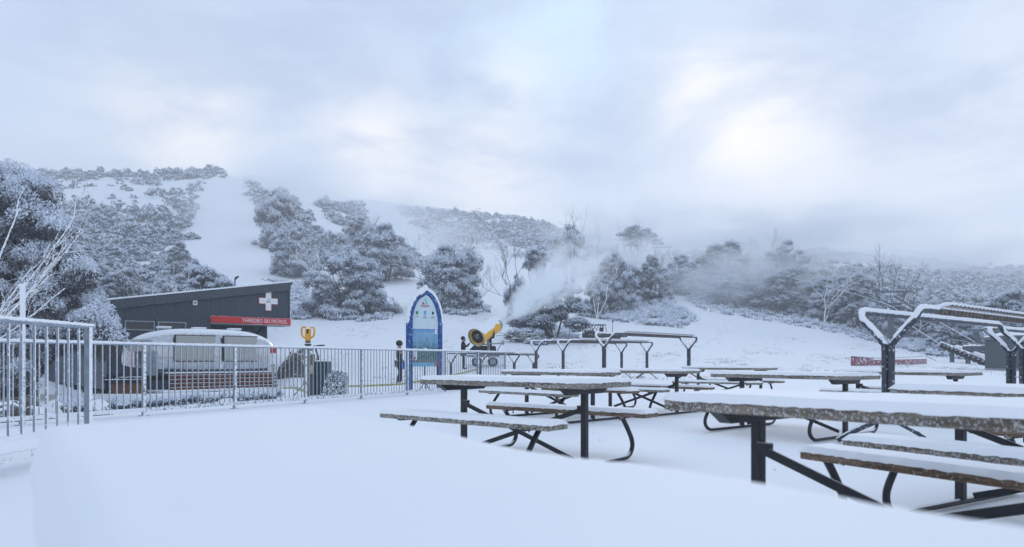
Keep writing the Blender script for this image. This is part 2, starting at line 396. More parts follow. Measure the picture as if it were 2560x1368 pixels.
# ------------------------------------------------------------------ terrain
DL = np.array([22, 28, 33, 45, 65, 90, 130, 180, 250, 350, 500, 700, 1000], float)
UT = [(-900, 970, 980, 965, 890, 810, 740, 640, 550, 490, 450, 440, 450, 520),
      (-300, 975, 988, 982, 930, 830, 760, 660, 570, 500, 448, 450, 460, 520),
      (120, 985, 992, 988, 946, 860, 790, 695, 605, 522, 440, 455, 470, 520),
      (350, 985, 992, 984, 938, 870, 800, 705, 615, 525, 436, 455, 470, 520),
      (540, 980, 988, 972, 925, 868, 800, 708, 620, 525, 432, 450, 455, 500),
      (620, 975, 985, 960, 915, 858, 795, 705, 625, 540, 470, 444, 445, 500),
      (740, 972, 975, 942, 895, 845, 790, 715, 645, 570, 505, 462, 444, 480),
      (900, 970, 968, 945, 890, 840, 787, 715, 655, 602, 560, 520, 500, 520),
      (1120, 968, 956, 942, 905, 848, 777, 715, 668, 622, 585, 548, 527, 540),
      (1300, 965, 955, 943, 908, 852, 800, 740, 688, 635, 592, 552, 560, 580),
      (1500, 960, 944, 935, 905, 858, 828, 776, 728, 672, 625, 602, 600, 610),
      (1690, 958, 942, 933, 905, 878, 830, 740, 705, 675, 650, 625, 606, 615),
      (2000, 955, 940, 930, 910, 882, 845, 775, 735, 702, 675, 645, 615, 620),
      (2250, 953, 938, 930, 917, 896, 862, 822, 782, 742, 702, 662, 630, 640),
      (2560, 953, 938, 930, 922, 908, 885, 850, 815, 770, 728, 690, 662, 670),
      (3100, 955, 940, 935, 930, 920, 900, 870, 840, 800, 750, 710, 680, 690)]
TU = np.array([r[0] for r in UT], float)
TZ = np.array([[H0 + (HY - y) / F * d for y, d in zip(r[1:], DL)] for r in UT])
rs = np.random.RandomState(5)
WV = [(rs.uniform(-1, 1, 2) * s, rs.uniform(0, 6.28), a) for s, a in ((0.02, 1.6), (0.03, 1.2), (0.045, 0.9), (0.07, 0.6), (0.10, 0.5), (0.15, 0.35), (0.24, 0.2), (0.4, 0.12), (0.6, 0.07))]
FP0 = np.array([-6.77, 9.39]); FD = np.array([.455, .89])
def Hn(X, Y):
    X = np.asarray(X, float); Y = np.asarray(Y, float)
    u = CX + F * X / np.maximum(Y, 1.0); uc = np.clip(u, TU[0], TU[-1])
    i = np.clip(np.searchsorted(TU, uc) - 1, 0, len(TU) - 2); a = (uc - TU[i]) / (TU[i + 1] - TU[i]); a = a * a * (3 - 2 * a) * 0.6 + a * 0.4
    dd = np.clip(Y, DL[0], DL[-1]); j = np.clip(np.searchsorted(DL, dd) - 1, 0, len(DL) - 2); b = (dd - DL[j]) / (DL[j + 1] - DL[j])
    z = (TZ[i, j] * (1 - a) + TZ[i + 1, j] * a) * (1 - b) + (TZ[i, j + 1] * (1 - a) + TZ[i + 1, j + 1] * a) * b
    nz = sum(A * np.sin(k[0] * X + k[1] * Y + ph) for k, ph, A in WV)
    z = z + nz * np.clip((Y - 60) / 200, 0, 1) * 0.9 + nz * 0.03 * np.clip((Y - 20) / 20, 0, 1)
    s = (Y - FP0[1]) * FD[0] - (X - FP0[0]) * FD[1]          # distance left of the fence line
    near = np.clip((Y - 13) / 9, 0, 1); near = near * near * (3 - 2 * near)
    zn = z * near - 0.22 * np.clip((s - 0.4) / 3.0, 0, 1) * (1 - near) * np.clip((Y - 6) / 3, 0, 1)
    return np.where(Y < 22, zn, z)
def H(x, y): return float(Hn(np.array([x]), np.array([y]))[0])
def on(u, d, dz=0.0): x = (u - CX) / F * d; return Vector((x, d, H(x, d) + dz))
def dist_at(u, y, dmin=30, dmax=600):
    ds = np.linspace(dmin, dmax, 600); X = (u - CX) / F * ds; zz = Hn(X, ds); yy = HY - F * (zz - H0) / ds
    k = np.where(yy <= y)[0]
    return float(ds[k[0]]) if len(k) else None
rows = np.concatenate([[-60, -20, -5], np.linspace(0, 20, 60), np.geomspace(20.4, 130, 190), np.geomspace(131, 1000, 200), [1200, 1600, 2400]])
NXC = 420
tt = np.linspace(-1, 1, NXC); tt = np.sign(tt) * (0.55 * np.abs(tt) + 0.45 * np.abs(tt) ** 3)
XX = (70 + 1.15 * np.maximum(rows, 0))[:, None] * tt[None, :]
YY = np.repeat(rows[:, None], NXC, 1)
ZZ = Hn(XX, YY)
ZZ = np.where(YY > 1050, ZZ - (YY - 1000) * 0.25, ZZ)
V = np.stack([XX, YY, ZZ], -1).reshape(-1, 3)
V_ground = V
jj, ii = np.meshgrid(np.arange(len(rows) - 1), np.arange(NXC - 1), indexing='ij')
q0 = (jj * NXC + ii).ravel(); Q = np.stack([q0, q0 + 1, q0 + NXC + 1, q0 + NXC], 1)
GND = tag(link('snow_ground', npmesh('snow_ground', V, Q, np.zeros(len(Q)), [GROUND], True)), kind='structure', label='snow covered terrace and ski slope rising to the hills')

# ------------------------------------------------------------------ buildings
def sq(u):                       # distance along the facade for image column u
    k = (u - CX) / F; return (30 * k + 17.8) / (.745 - .667 * k)
BO = Vector((-17.8, 30, 0)); BX = Vector((.745, .667, 0)); BN = Vector((-.667, .745, 0))
bang = math.atan2(.667, .745)
bld = thing('ski_patrol_building', (-17.8, 30, -.42), bang, 'dark grey corrugated ski patrol building with rising roofline and red cross sign strip', 'building')
BL = 8.3; Zb = 0.0; zt = lambda s: 3.43 + .42 + (4.83 - 3.43) * s / 8.25      # local heights (thing base at -.42)
def corr(x0, x1, y, zb, ztop, pitch=0.085, amp=0.012, axis='x'):
    mb = MB(); n = int((x1 - x0) / (pitch / 4)); vs = []
    for i in range(n + 1):
        x = x0 + (x1 - x0) * i / n; o = (0, amp, amp, 0)[i % 4]
        for z_ in (zb, ztop(x) if callable(ztop) else ztop):
            vs.append((x, y - o, z_) if axis == 'x' else (y - o, x, z_))
    mb._a(vs, [(2 * i, 2 * i + 2, 2 * i + 3, 2 * i + 1) for i in range(n)]); return mb
sR = 4.3
corr(0, sR, 0, 0, lambda s: zt(s) - .02).build('wall', CLAD, bld)
corr(sR, BL, 0, 3.46, lambda s: zt(s) - .02).build('upper_wall', CLAD, bld)
corr(sR, 7.55, 1.1, 0, 3.14).build('recessed_wall', CLAD, bld)
mb = MB(); mb.prism([(0, 0), (16.4, 0), (16.4, 3.0), (0, 3.8)], Matrix(((0, 0, 1, -.03), (1, 0, 0, 0), (0, 1, 0, .0), (0, 0, 0, 1))), -.03, 0.03)
sw = mb.build('side_wall', CLAD2, bld)
mb = MB()
for k in range(1, 14): mb.box((-.067, k * 1.2, 1.75), (.012, .03, 3.0))
mb.build('cover_strip', CLAD, sw)
mb = MB(); mb.box((7.5, 2.2, 1.7), (.1, 2.2, 3.0)); mb.box((sR, .55, 1.7), (.1, 1.09, 3.3)); mb.box((4.2, 12.9, 1.8), (8.2, .2, 3.6))
mb.box((8.25, 6, 4.0), (.08, 12, 1.2)); mb.build('inner_wall', CLAD2, bld)
mb = MB()       # roof slab follows the slope
for (o0, o1, t0, t1, q) in ((-.1, 13.0, 0.0, .12, 0),):
    vs = []
    for s_ in (-.12, BL + .1):
        for y_ in (-.12, 13.0):
            for t in (t0, t1): vs.append((s_, y_, zt(s_) + t - (.05 * max(y_, 0))))
    mb._a(vs, [(0, 1, 3, 2), (4, 6, 7, 5), (0, 4, 5, 1), (2, 3, 7, 6), (0, 2, 6, 4), (1, 5, 7, 3)])
rf = mb.build('roof', FASC, bld)
vs = []
for s_ in (-.1, BL + .08):
    for y_ in (-.08, 12.9):
        for t in (.122, .19): vs.append((s_, y_, zt(s_) + t - (.05 * max(y_, 0))))
mb = MB(); mb._a(vs, [(0, 1, 3, 2), (4, 6, 7, 5), (0, 4, 5, 1), (2, 3, 7, 6), (0, 2, 6, 4), (1, 5, 7, 3)]); mb.build('snow_layer', SNOW, rf)
mb = MB()
vs = []
for s_ in (-.05, BL):
    for y_ in (-.125, -.10):
        for t in (-.30, -.002): vs.append((s_, y_, zt(s_) + t))
mb._a(vs, [(0, 1, 3, 2), (4, 6, 7, 5), (0, 4, 5, 1), (2, 3, 7, 6), (0, 2, 6, 4), (1, 5, 7, 3)])
mb.build('fascia', FASC, bld)
mb = MB(); mb.box((.02, -.02, 1.85), (.07, .07, 3.7)); mb.build('corner_trim', FASC, bld); mb = MB(); mb.box((BL - .03, -.02, 4.3), (.06, .06, 1.66)); mb.build('corner_trim', FASC, bld)
for a, b in ((.62, 1.85), (1.97, 3.2)):
    mb = MB(); z0, z1 = 2.66, 3.10
    mb.box(((a + b) / 2, -.045, z1 - .025), (b - a, .06, .05)); mb.box(((a + b) / 2, -.045, z0 + .025), (b - a, .06, .05))
    mb.box((a + .025, -.045, (z0 + z1) / 2), (.05, .06, z1 - z0 - .1)); mb.box((b - .025, -.045, (z0 + z1) / 2), (.05, .06, z1 - z0 - .1))
    wf = mb.build('window', GREYM, bld)
    mb = MB(); mb.box(((a + b) / 2, -.03, (z0 + z1) / 2), (b - a - .1, .015, z1 - z0 - .1)); mb.build('pane', GLASS, wf)
# sign strip, soffit and brace over the entrance
mb = MB(); mb.box(((sR + BL) / 2, -.09, 3.30), (BL - sR, .10, .33), bev=.01)
sg = mb.build('sign_board', RED, bld)
TM = lambda x, y, z_: Matrix.Translation((x, y, z_)) @ Matrix.Rotation(math.pi / 2, 4, 'X')
text_mesh('THREDBO SKI PATROL', .275, WHITE, sg, TM(BL - 2.55 + .02, -.146, 3.205), 'lettering', .002, 'LEFT', 0.0, 0.835)
mb = MB(); mb.box(((sR + BL) / 2, .5, 3.10), (BL - sR, 1.16, .05)); mb.build('soffit', GREYM, bld)
mb = MB(); mb.beam((6.95, .02, 3.08), (6.75, 1.06, 2.35), .09, .09); mb.build('brace', BLACKP, bld)
mb = MB(); mb.box((5.9, 1.05, 2.35), (1.5, .06, .9)); w2 = mb.build('window', GREYM, bld)
mb = MB(); mb.box((5.9, 1.012, 2.35), (1.36, .015, .76)); mb.build('pane', GLASS, w2)
mb = MB(); mb.box((4.75, 1.03, 1.55), (.7, .06, 2.5)); mb.build('door', DARK, bld)
# cross
cxs, czs = 7.15, 4.33
def cross(h, t): return [(-t, -h), (t, -h), (t, -t), (h, -t), (h, t), (t, t), (t, h), (-t, h), (-t, t), (-h, t), (-h, -t), (-t, -t)]
mb = MB(); mb.prism(cross(.50, .165), TM(cxs, -.02, czs), -.02, .03); cr = mb.build('cross_sign', REDP, bld)
mb = MB(); mb.prism(cross(.475, .14), TM(cxs, -.02, czs), .031, .036); mb.build('cross_face', WHITE, cr)
def logo(parent, M, k, t=.002):
    mb = MB(); mb.prism([(-.5 * k, 0), (-.05 * k, 0), (-.28 * k, .42 * k)], M, t, t + .002); mb.build('logo_triangle', REDP, parent)
    mb = MB(); mb.prism([(.0, 0), (.52 * k, 0), (.05 * k, 1.0 * k), (-.13 * k, .62 * k), (.1 * k, .3 * k)], M, t, t + .002); mb.build('logo_triangle', TEALP, parent)
    text_mesh('THREDBO', .40 * k, REDP, parent, M @ Matrix.Translation((0, -.36 * k, t)), 'lettering', .001, 'CENTER', .006 * k, .82)
logo(cr, TM(cxs + .0, -.056, czs - .02), .19)
mb = MB(); mb.box((3.6, -.05, 4.05), (.2, .08, .24), bev=.02); al = mb.build('alarm_box', WHITE, bld)
mb = MB(); mb.ball((3.6, -.09, 4.04), .05, 6); mb.build('alarm_light', REDP, al)
mb = MB()
for (x, y) in [(-.05, .4 + k * 2.3) for k in range(6)] + [(.15 + k * 2.2, .12) for k in range(4)]:
    mb = MB(); mb.box((x, y, -.28), (.16, .16, .6)); mb.build('stump', DARK, bld)
mb = MB(); mb.box((4.1, 6.4, .04), (8.1, 12.8, .06)); mb.build('floor_slab', DARK, bld)

# leaning lamp pole behind the roof
t = thing('leaning_pole', tuple(on(566, 48)), 0, 'thin leaning grey pole with black tip behind the ski patrol roof', 'pole')
mb = MB(); a = on(566, 48); b = P(588, 697, 48); mb.tube([a, a.lerp(b, .5) + Vector((.02, 0, 0)), b], [.10, .09, .07], 8); mb.build('shaft', GREYM, t, True, True)
mb = MB(); mb.tube([b, b + Vector((.25, 0, .18))], [.10, .05], 8); mb.build('nozzle', BLACKP, t, True, True)

# ------------------------------------------------------------------ caravan
CD = Vector((.765, .643, 0)).normalized(); cang = math.atan2(CD.y, CD.x)
cv = thing('silver_caravan', (-13.1, 28.9, -.62), cang, 'rounded silver riveted caravan with snow on its roof and two cream hatches', 'caravan')
HL = 3.08
def cv_pt(a, b, off=0.0):
    x = -HL + 2 * HL * a
    e = abs(x / HL); s = max(1 - e ** 3.4, 0) ** (1 / 2.4)
    ang = math.pi * (b * 1.24 - .12)
    hw, top, bot = 1.16, 1.30, .75
    c_, s_ = math.cos(ang), math.sin(ang)
    sg = lambda q, p: math.copysign(abs(q) ** p, q)
    yy = -sg(c_, .42) * (hw * (.12 + .88 * s) if s > .01 else .02)
    zz = sg(s_, .66) * ((top * (.18 + .82 * s)) if s_ > 0 else bot * (.7 + .3 * s))
    if e > .985: pass
    return Vector((x * 1.0, yy * (s if e > .9 else 1), 1.52 + zz * (s ** .35 if s > 0 else 0)))
mb = MB(); mb.grid(lambda a, b: cv_pt(.5 - .5 * math.cos(math.pi * (a * .998 + .001)), b), 56, 40)
body = mb.build('body', ALU, cv, True)
mb = MB(); mb.box((0, 0, .80), (4.6, 2.1, .16)); mb.build('underside', DARK, body)
mb = MB()
for x in np.linspace(-2.2, 2.2, 9): mb.box((x, -1.168, 1.45), (.012, .012, 1.0))
mb.box((0, -1.172, 1.62), (4.6, .012, .015)); mb.box((0, -1.168, 1.05), (4.6, .014, .02)); mb.build('seam', GREYM, body)
for (x0, x1) in ((-1.40, .10), (.46, 1.80)):
    mb = MB(); M = Matrix.Rotation(math.radians(4), 3, 'X')
    mb.box(((x0 + x1) / 2, -1.215, 1.99), (x1 - x0, .04, 1.02), 0, 0, M, .01); ht = mb.build('hatch', CREAM, cv)
    mb = MB(); mb.box(((x0 + x1) / 2, -1.20, 2.515), (x1 - x0 + .06, .12, .035)); mb.box((x0 - .03, -1.20, 1.98), (.05, .10, 1.04)); mb.box(((x0 + x1) / 2, -1.225, 1.465), (x1 - x0 + .02, .05, .03))
    mb.build('hatch_frame', BLACKP, ht)
    mb = MB(); mb.box(((x0 + x1) / 2, -1.26, 1.46), (.05, .03, .05)); mb.build('latch', BLACKP, ht)
for x in (-1.55, -.2, 1.25):
    mb = MB(); mb.box((x, 0, 2.80), (.46, .5, .10), bev=.03); vn = mb.build('roof_vent', GREYM, cv)
    mb = MB(); mb.box((x, 0, 2.87), (.50, .54, .06), bev=.028); mb.build('snow_layer', SNOW, vn)
mb = MB(); mb.box((-2.66, -1.0, 2.06), (.78, .10, .40), -.20, bev=.02); mb.box((-2.66, -1.02, 2.30), (.86, .16, .04), -.2); mb.build('front_flap', CREAM, cv)
mb = MB(); mb.box((-2.55, -1.08, 1.36), (.12, .06, 1.02), -.2); mb.build('door_gap', DARK, cv)
mb = MB(); mb.box((-2.25, -1.12, 1.40), (.45, .05, .98), -.08, bev=.01); mb.build('door', GREYM, cv)
mb = MB(); mb.box((-2.93, -1.02, 1.35), (.07, .05, 1.0)); mb.build('red_trim', ORANGE, cv)
mb = MB(); mb.box((.35, -1.19, 1.26), (.08, .03, .20)); mb.build('white_plate', WHITE, cv)
for x in (-.9, .0):
    M = Matrix.Translation((x, -.95, .36)) @ Matrix.Rotation(math.pi / 2, 4, 'Z')
    mb = MB(); mb.rev([(-.11, .18), (-.11, .34), (-.07, .36), (.07, .36), (.11, .34), (.11, .18)], M, 20, closed=True); wh = mb.build('wheel', BLACKR, cv, True)
    mb = MB(); mb.rev([(-.115, .02), (-.118, .17)], M, 16, closed=True); mb.build('hub', GREYM, wh)
mb = MB(); mb.tube([(-2.9, 0, .75), (-3.7, 0, .7)], .06); mb.tube([(-3.0, -.5, .75), (-3.65, 0, .7)], .05); mb.tube([(-3.0, .5, .75), (-3.65, 0, .7)], .05)
mb.tube([(-3.6, 0, .75), (-3.6, 0, .05)], .05); mb.build('drawbar', BLACKR, cv)
def clutter(name, label, cat, loc, rz, parts, group=None):
    t = thing(name, loc, rz, label, cat, group)
    for (pn, m, mb, sm) in parts: mb.build(pn, m, t, sm)
    return t
# notice hung at the caravan's right end, on a post
mb1 = MB(); mb1.box((0, 0, .95), (.05, .05, 1.9)); mb2 = MB(); mb2.box((0, -.04, 1.45), (.26, .02, .68), bev=.005); mb3 = MB(); mb3.box((0, -.054, 1.68), (.25, .008, .24))
pp = P(684, 900, 27.5)
t = clutter('notice_post', 'white notice with red top on thin post at the caravan right end', 'sign', tuple(on(684, 27.5, -.02)), 0.2, [('post', GREYM, mb1, 0), ('notice_board', WHITE, mb2, 0), ('red_heading', REDP, mb3, 0)])
# timber crate block under the drawbar
a = on(316, 25.6)
mb1 = MB(); mb1.box((0, 0, .26), (.98, .6, .52), bev=.02); mb2 = MB(); mb2.box((0, 0, .62), (1.25, .7, .09), bev=.02); mb2.box((.2, .05, .72), (.9, .5, .06), bev=.02)
mb3 = MB()
for k in range(7): mb3.tube([(-.7 + .1 * k, -.1, .66), (-.75 + .12 * k, -.12, .80 + .05 * (k % 3)), (-.62 + .12 * k, -.05, .70)], .035, 6)
clutter('wooden_crate', 'brown timber crate with black lid under the caravan drawbar', 'crate', (a.x, a.y, a.z - .05), .45, [('box', plain('crate_wood', (.17, .085, .045), .8, 0, .3, 3), mb1, 0), ('lid', BLACKR, mb2, 0), ('coiled_strap', BLACKR, mb3, 1)])
# slatted red timber bench below the hatches, low dark deck in front
a = P(425, 960, 26.2); b = P(692, 960, 29.6); d = (b - a); L = d.length; rz = math.atan2(d.y, d.x); zb = -.42
t = thing('slatted_timber_bench', (a.x, a.y, -.62), rz, 'reddish slatted timber bench along the foot of the silver caravan', 'bench')
mb = MB()
for k in range(4):
    zc = .42 + .155 * k
    mb.box((L / 2, -.05 + .05 * k, zc), (L, .10, .105), bev=.012)
mb.box((L / 2, .3, .99), (L, .5, .04), bev=.01)
mb.build('slat', TIMR, t)
mb = MB(); mb.box((L / 2, .16, .62), (L - .1, .04, .75)); mb.build('backing_board', DARK, t)
mb = MB(); mb.box((L / 2, .3, 1.025), (L, .5, .03), bev=.01); mb.build('snow_layer', SNOW, t)
a = P(405, 990, 25.6); b = P(758, 990, 30.6); d = (b - a); L = d.length; rz = math.atan2(d.y, d.x)
za = H0 - 80 / F * 25.6
t = thing('low_deck', (a.x, a.y, za - .32), rz, 'low dark timber deck edged with snow in front of the slatted bench', 'deck')
mb = MB(); mb.box((L / 2, .6, .14), (L, 1.2, .30), bev=.02); mb.build('edge_beam', TIMD, t)
mb = MB(); mb.box((L / 2, .62, .325), (L - .02, 1.24, .07), bev=.03); mb.build('snow_layer', SNOW, t)

# boulder
def rock(name, loc, size, seed, m, label=None, cat=None, group=None, peak=0.0, n=22, pts=None, flat=.25):
    r = np.random.RandomState(seed); ks = [(r.normal(size=3), r.uniform(0, 6), r.uniform(.05, .16)) for _ in range(9)]
    pl = [(lambda q: q / np.linalg.norm(q))(r.normal(size=3)) for _ in range(9)]
    mb = MB()
    def fn(a, b):
        th = 2 * math.pi * a; ph = math.pi * b; p = np.array([math.cos(th) * math.sin(ph), math.sin(th) * math.sin(ph), math.cos(ph)])
        q = 1.0
        for nrm in pl:
            dd = p @ nrm
            if dd > .72: q = min(q, .72 / dd * 1.03)
        for k, ph_, A in ks: q += A * .35 * math.sin(3 * (k @ p) + ph_)
        x, y, z_ = p * q
        if pts: x += pts * (1 - max(z_, 0)) * (-.35) * (1 if z_ > -.5 else 1)
        return Vector((x * size[0] / 2, y * size[1] / 2, max(z_, -flat) * size[2] * .8))
    mb.grid(fn, n * 2, n)
    o = mb.build(name, m, None, True); o.location = loc
    return tag(o, label, cat, group)
mb = MB()
bl = on(742, 33)
prof = [(-1.05, -.1), (-.98, .22), (-.72, .52), (-.30, 1.05), (-.02, 1.45), (.22, 1.52), (.62, 1.40), (.86, .95), (.98, .4), (1.0, -.1)]
def bf(a, b):
    q = a * (len(prof) - 1); i = min(int(q), len(prof) - 2); f = q - i
    x = prof[i][0] * (1 - f) + prof[i + 1][0] * f; z_ = prof[i][1] * (1 - f) + prof[i + 1][1] * f
    y = -.6 + 1.2 * b; sh = (1 - abs(2 * b - 1) ** 2.2 * .42)
    nn = .05 * math.sin(9 * x + 5 * b * 3) + .04 * math.sin(17 * z_ + 7 * b)
    return Vector((x * sh + nn, y + .15 * math.sin(4 * x) , z_ * sh + nn * .6))
mb.grid(bf, 36, 14); 
# close front and back
o0 = len(mb.v); fr = [tuple(bf(i / 36, 0)) for i in range(37)]; bk = [tuple(bf(i / 36, 1)) for i in range(37)]
mb._a(fr, [tuple(range(37))[::-1]]); mb._a(bk, [tuple(range(37))])
o = mb.build('boulder', ROCK, None, True); o.location = bl; tag(o, 'big brown wedge shaped boulder right of the silver caravan', 'rock')

# yellow headed hydrant
q = on(770, 18.2)
mb1 = MB(); mb1.box((0, 0, .78), (.085, .085, 1.62), bev=.008); mb1.tube([(-.02, .02, .9), (-.12, .0, .35), (-.35, -.1, .04)], .02, 6)
mbh = MB(); k = 18.2 / F
for sx in (-1, 1):
    mbh.tube(curve_pts([(sx * .045, 0, 1.86), (sx * .15, 0, 1.85), (sx * .165, 0, 1.72), (sx * .14, 0, 1.62), (sx * .06, 0, 1.57)], 3), .027, 6)
mbh.box((0, 0, 1.72), (.15, .12, .26), bev=.03); mbh.box((0, 0, 1.57), (.15, .12, .13), bev=.02)
mbv = MB(); mbv.box((0, -.065, 1.75), (.045, .02, .11)); mbv.box((0, 0, 1.40), (.17, .12, .07), bev=.02); mbv.tube([(-.06, -.02, 1.5), (-.05, -.02, 1.4)], .012, 5); mbv.tube([(.06, -.02, 1.5), (.05, -.02, 1.4)], .012, 5); mbv.tube([(0, -.02, 1.52), (0, 0, 1.38)], .014, 5)
clutter('snowmaking_hydrant', 'hydrant post with yellow two handled head behind the long fence', 'hydrant', (q.x, q.y, q.z), .12, [('post', frosted('ochre_post', (.20, .19, .10), .7, 0, .5, .3, 30), mb1, 0), ('head', YEL, mbh, 1), ('valve', BLACKR, mbv, 0)])
q = on(806, 19.0)
mb1 = MB(); mb1.box((0, .1, .48), (.40, .42, .96), bev=.015); mb2 = MB(); mb2.box((-.27, -.05, .30), (.16, .3, .60), bev=.01)
mb3 = MB(); mb3.box((-.26, -.1, .72), (.09, .12, .26), bev=.01); mb4 = MB(); mb4.tube([(-.1, 0, .94), (-.14, 0, 1.15), (-.20, 0, 1.38)], .03, 6); mb4.tube([(-.24, 0, 1.38), (.06, 0, 1.40)], .022, 6); mb4.tube(curve_pts([(-.34, 0, 1.2), (-.2, 0, 1.02), (-.06, 0, .96)], 3), .008, 5)
mb5 = MB(); mb5.box((0, .1, .97), (.38, .40, .025), bev=.01)
clutter('electrical_cabinet', 'dark green cabinet with bent pipe beside the yellow hydrant', 'cabinet', (q.x, q.y, q.z - .02), .1, [('casing', GRNC, mb1, 0), ('side_box', plain('grey_box', (.07, .085, .11), .6), mb2, 0), ('meter_box', CREAM, mb3, 0), ('pipe', BLACKR, mb4, 1), ('snow_layer', SNOW, mb5, 0)])
q = on(838, 17.4)
mb1 = MB(); mb1.prism([(-.34, 0), (.28, 0), (.30, .55), (.26, .66), (.16, .71), (-.06, .71), (-.16, .64), (-.22, .5)], Matrix(((1, 0, 0, 0), (0, 0, -1, 0), (0, 1, 0, 0), (0, 0, 0, 1))), -.2, .2)
o = mb1.build('crash_pad', PADF, None, False); o.location = (q.x, q.y, q.z - .02); o.rotation_euler = (0, 0, .1); tag(o, 'rounded dark pad crusted with frost right of the green cabinet', 'pad')

# yellow hose across the snow
hp = [(560, 24.2), (640, 25.0), (720, 25.0), (745, 21.5), (762, 20.2), (790, 21), (850, 24.6), (905, 26.0), (960, 26.4), (1005, 27), (1040, 28.6), (1085, 30.5), (1140, 33.5), (1205, 38.2)]
mb = MB(); mb.tube(curve_pts([on(u, d, .05) for u, d in hp], 8), .042, 8)
tag(mb.build('snowmaking_hose', HOSE, None, True), 'yellow hose lying over the snow from the caravan to the snow gun', 'hose')

# ------------------------------------------------------------------ fences
def frail(mb, a, b, r, n=8): mb.tube([a, b], r, n)
t = thing('pedestrian_fence', (FP0[0], FP0[1], 0), 0, 'long galvanised picket fence running from the left edge to the snow gun', 'fence')
Fp = lambda k: Vector((FP0[0] + FD[0] * 1.8 * k, FP0[1] + FD[1] * 1.8 * k, 0))
KS = list(range(-2, 9))
for k in KS:
    p = Fp(k); gz = H(p.x, p.y) if k > 0 else 0
    mb = MB(); mb.box((p.x, p.y, .56), (.05, .05, 1.16), math.atan2(FD[1], FD[0])); mb.box((p.x, p.y, min(gz, 0) + .005), (.12, .12, .012), math.atan2(FD[1], FD[0]))
    mb.box((p.x + .03, p.y - .03, .42), (.03, .03, .03)); mb.build('post', GALV, t, False, True)
rng = random.Random(3)
for k in KS[:-1]:
    a, b = Fp(k), Fp(k + 1); mb = MB(); n = 15
    m_ = GALVR if k < 1 else GALV
    for i in range(1, n + 1):
        q = a.lerp(b, i / (n + 1))
        mb.tube([(q.x, q.y, .13), (q.x, q.y, 1.14)], .010, 6, cap=False)
    for i in range(0):
        pass
    mb.beam(a + Vector((0, 0, .10)), b + Vector((0, 0, .10)), .04, .06)
    mb.build('picket_panel', m_, t, False, True)
    mb = MB(); mb.tube([a + Vector((0, 0, 1.155)), b + Vector((0, 0, 1.155))], .021, 10); tr = mb.build('top_rail', GALVT, t, True, True)
    ml = MB(); vsn = 40
    ml.tube([(a.lerp(b, i / vsn)) + Vector((0, 0, 1.175 + .004 * math.sin(i * 1.7 + k) + .003 * rng.random())) for i in range(vsn + 1)], [.016 + .004 * rng.random() for _ in range(vsn + 1)], 8)
    o = ml.build('snow_layer', SNOW, t, True, True)
t = thing('ramp_railing', (-4.05, 5.3, 0), 0, 'near higher galvanised railing with thick rime at the left edge', 'railing')
A = Vector((-4.0, 4.2, 0)); B = Vector((-4.05, 6.5, 0)); R0 = Vector((-4.0, 2.4, 0))
for q in (B, Vector((-4.012, 5.27, 0)), R0):
    mb = MB(); mb.box((q.x, q.y, .66), (.05, .05, 1.12)); mb.box((q.x, q.y, .11), (.14, .14, .012)); mb.build('post', GALV, t, False, True)
for a, b, zz in ((Vector((-4.012, 5.27, 0)), B, 0.0), (R0, Vector((-4.012, 5.27, 0)), 0.0)):
    mb = MB(); n = 10 if b is not B else 6
    n = int((b - a).length / .155)
    for i in range(1, n + 1):
        q = a.lerp(b, i / (n + 1)); mb.tube([(q.x, q.y, .30), (q.x, q.y, 1.20)], .011, 6, cap=False)
    mb.beam(a + Vector((0, 0, .27)), b + Vector((0, 0, .27)), .05, .05); mb.build('picket_panel', GALVR, t, False, True)
    mb = MB(); vsn = 60
    mb.tube([(a.lerp(b + (b - a).normalized() * (.07 if b is B else 0), i / vsn)) + Vector((0, 0, 1.225 + .003 * rng.random())) for i in range(vsn + 1)], [.026 + .005 * rng.random() for _ in range(vsn + 1)], 10); mb.build('top_rail', GALVT, t, True, True)
mb = MB(); mb.beam((-4.0, 2.4, .12), (-4.05, 6.4, .12), .06, .07); mb.build('kick_rail', GALV, t, False, True)
# marker pole
q = Vector((-6.85, 9.52, -.02))
t = thing('marker_pole', tuple(q), 0, 'tall grey pole plastered with snow on its face behind the left railing', 'pole')
mb = MB(); mb.tube([(0, 0, 0), (0, 0, 1.0), (0, 0, 2.02)], .034, 10); mb.build('shaft', GALV, t, True)
mb = MB(); mb.tube([(.006, -.012, 1.15 + .04 * i) for i in range(22)], [.032 + .004 * rng.random() for i in range(22)], 10); mb.build('snow_layer', SNOW, t, True)

# ------------------------------------------------------------------ picnic tables
def slab(L, W, h, seed, res=.028, edge=.03, ragged=.012, hang=0.0, und=.10):
    r = np.random.RandomState(seed); nx, ny = int(L / res), int(W / res); mb = MB()
    ph = r.uniform(0, 6, 6)
    def top(a, b):
        x = (a - .5) * L; y = (b - .5) * W
        ex = L / 2 - abs(x); ey = W / 2 - abs(y)
        e = min(ex, ey); 
        k = min(e / edge, 1); z_ = h * math.sqrt(max(1 - (1 - k) ** 2, 0))
        z_ *= 1 + und * math.sin(3.1 * x + ph[0]) * math.sin(4 * y + ph[1]) + .05 * math.sin(9 * x + ph[2] + 5 * y)
        j = ragged if e < 1e-6 else ragged * .4 * (k < 1)
        jx = j * (r.rand() - .5); jy = j * (r.rand() - .5)
        # shrink slightly inwards so that the crust starts on the board
        sx = 1 + .010 / L; 
        return Vector((x * sx + jx, y * (1 + .010 / W) + jy, z_ + (r.rand() - .5) * .0022 + (-.004 - hang - .007 * r.rand() ** 2 if e < 1e-6 else 0)))
    mb.grid(top, nx, ny); return mb
TL, TW = 1.85, .70
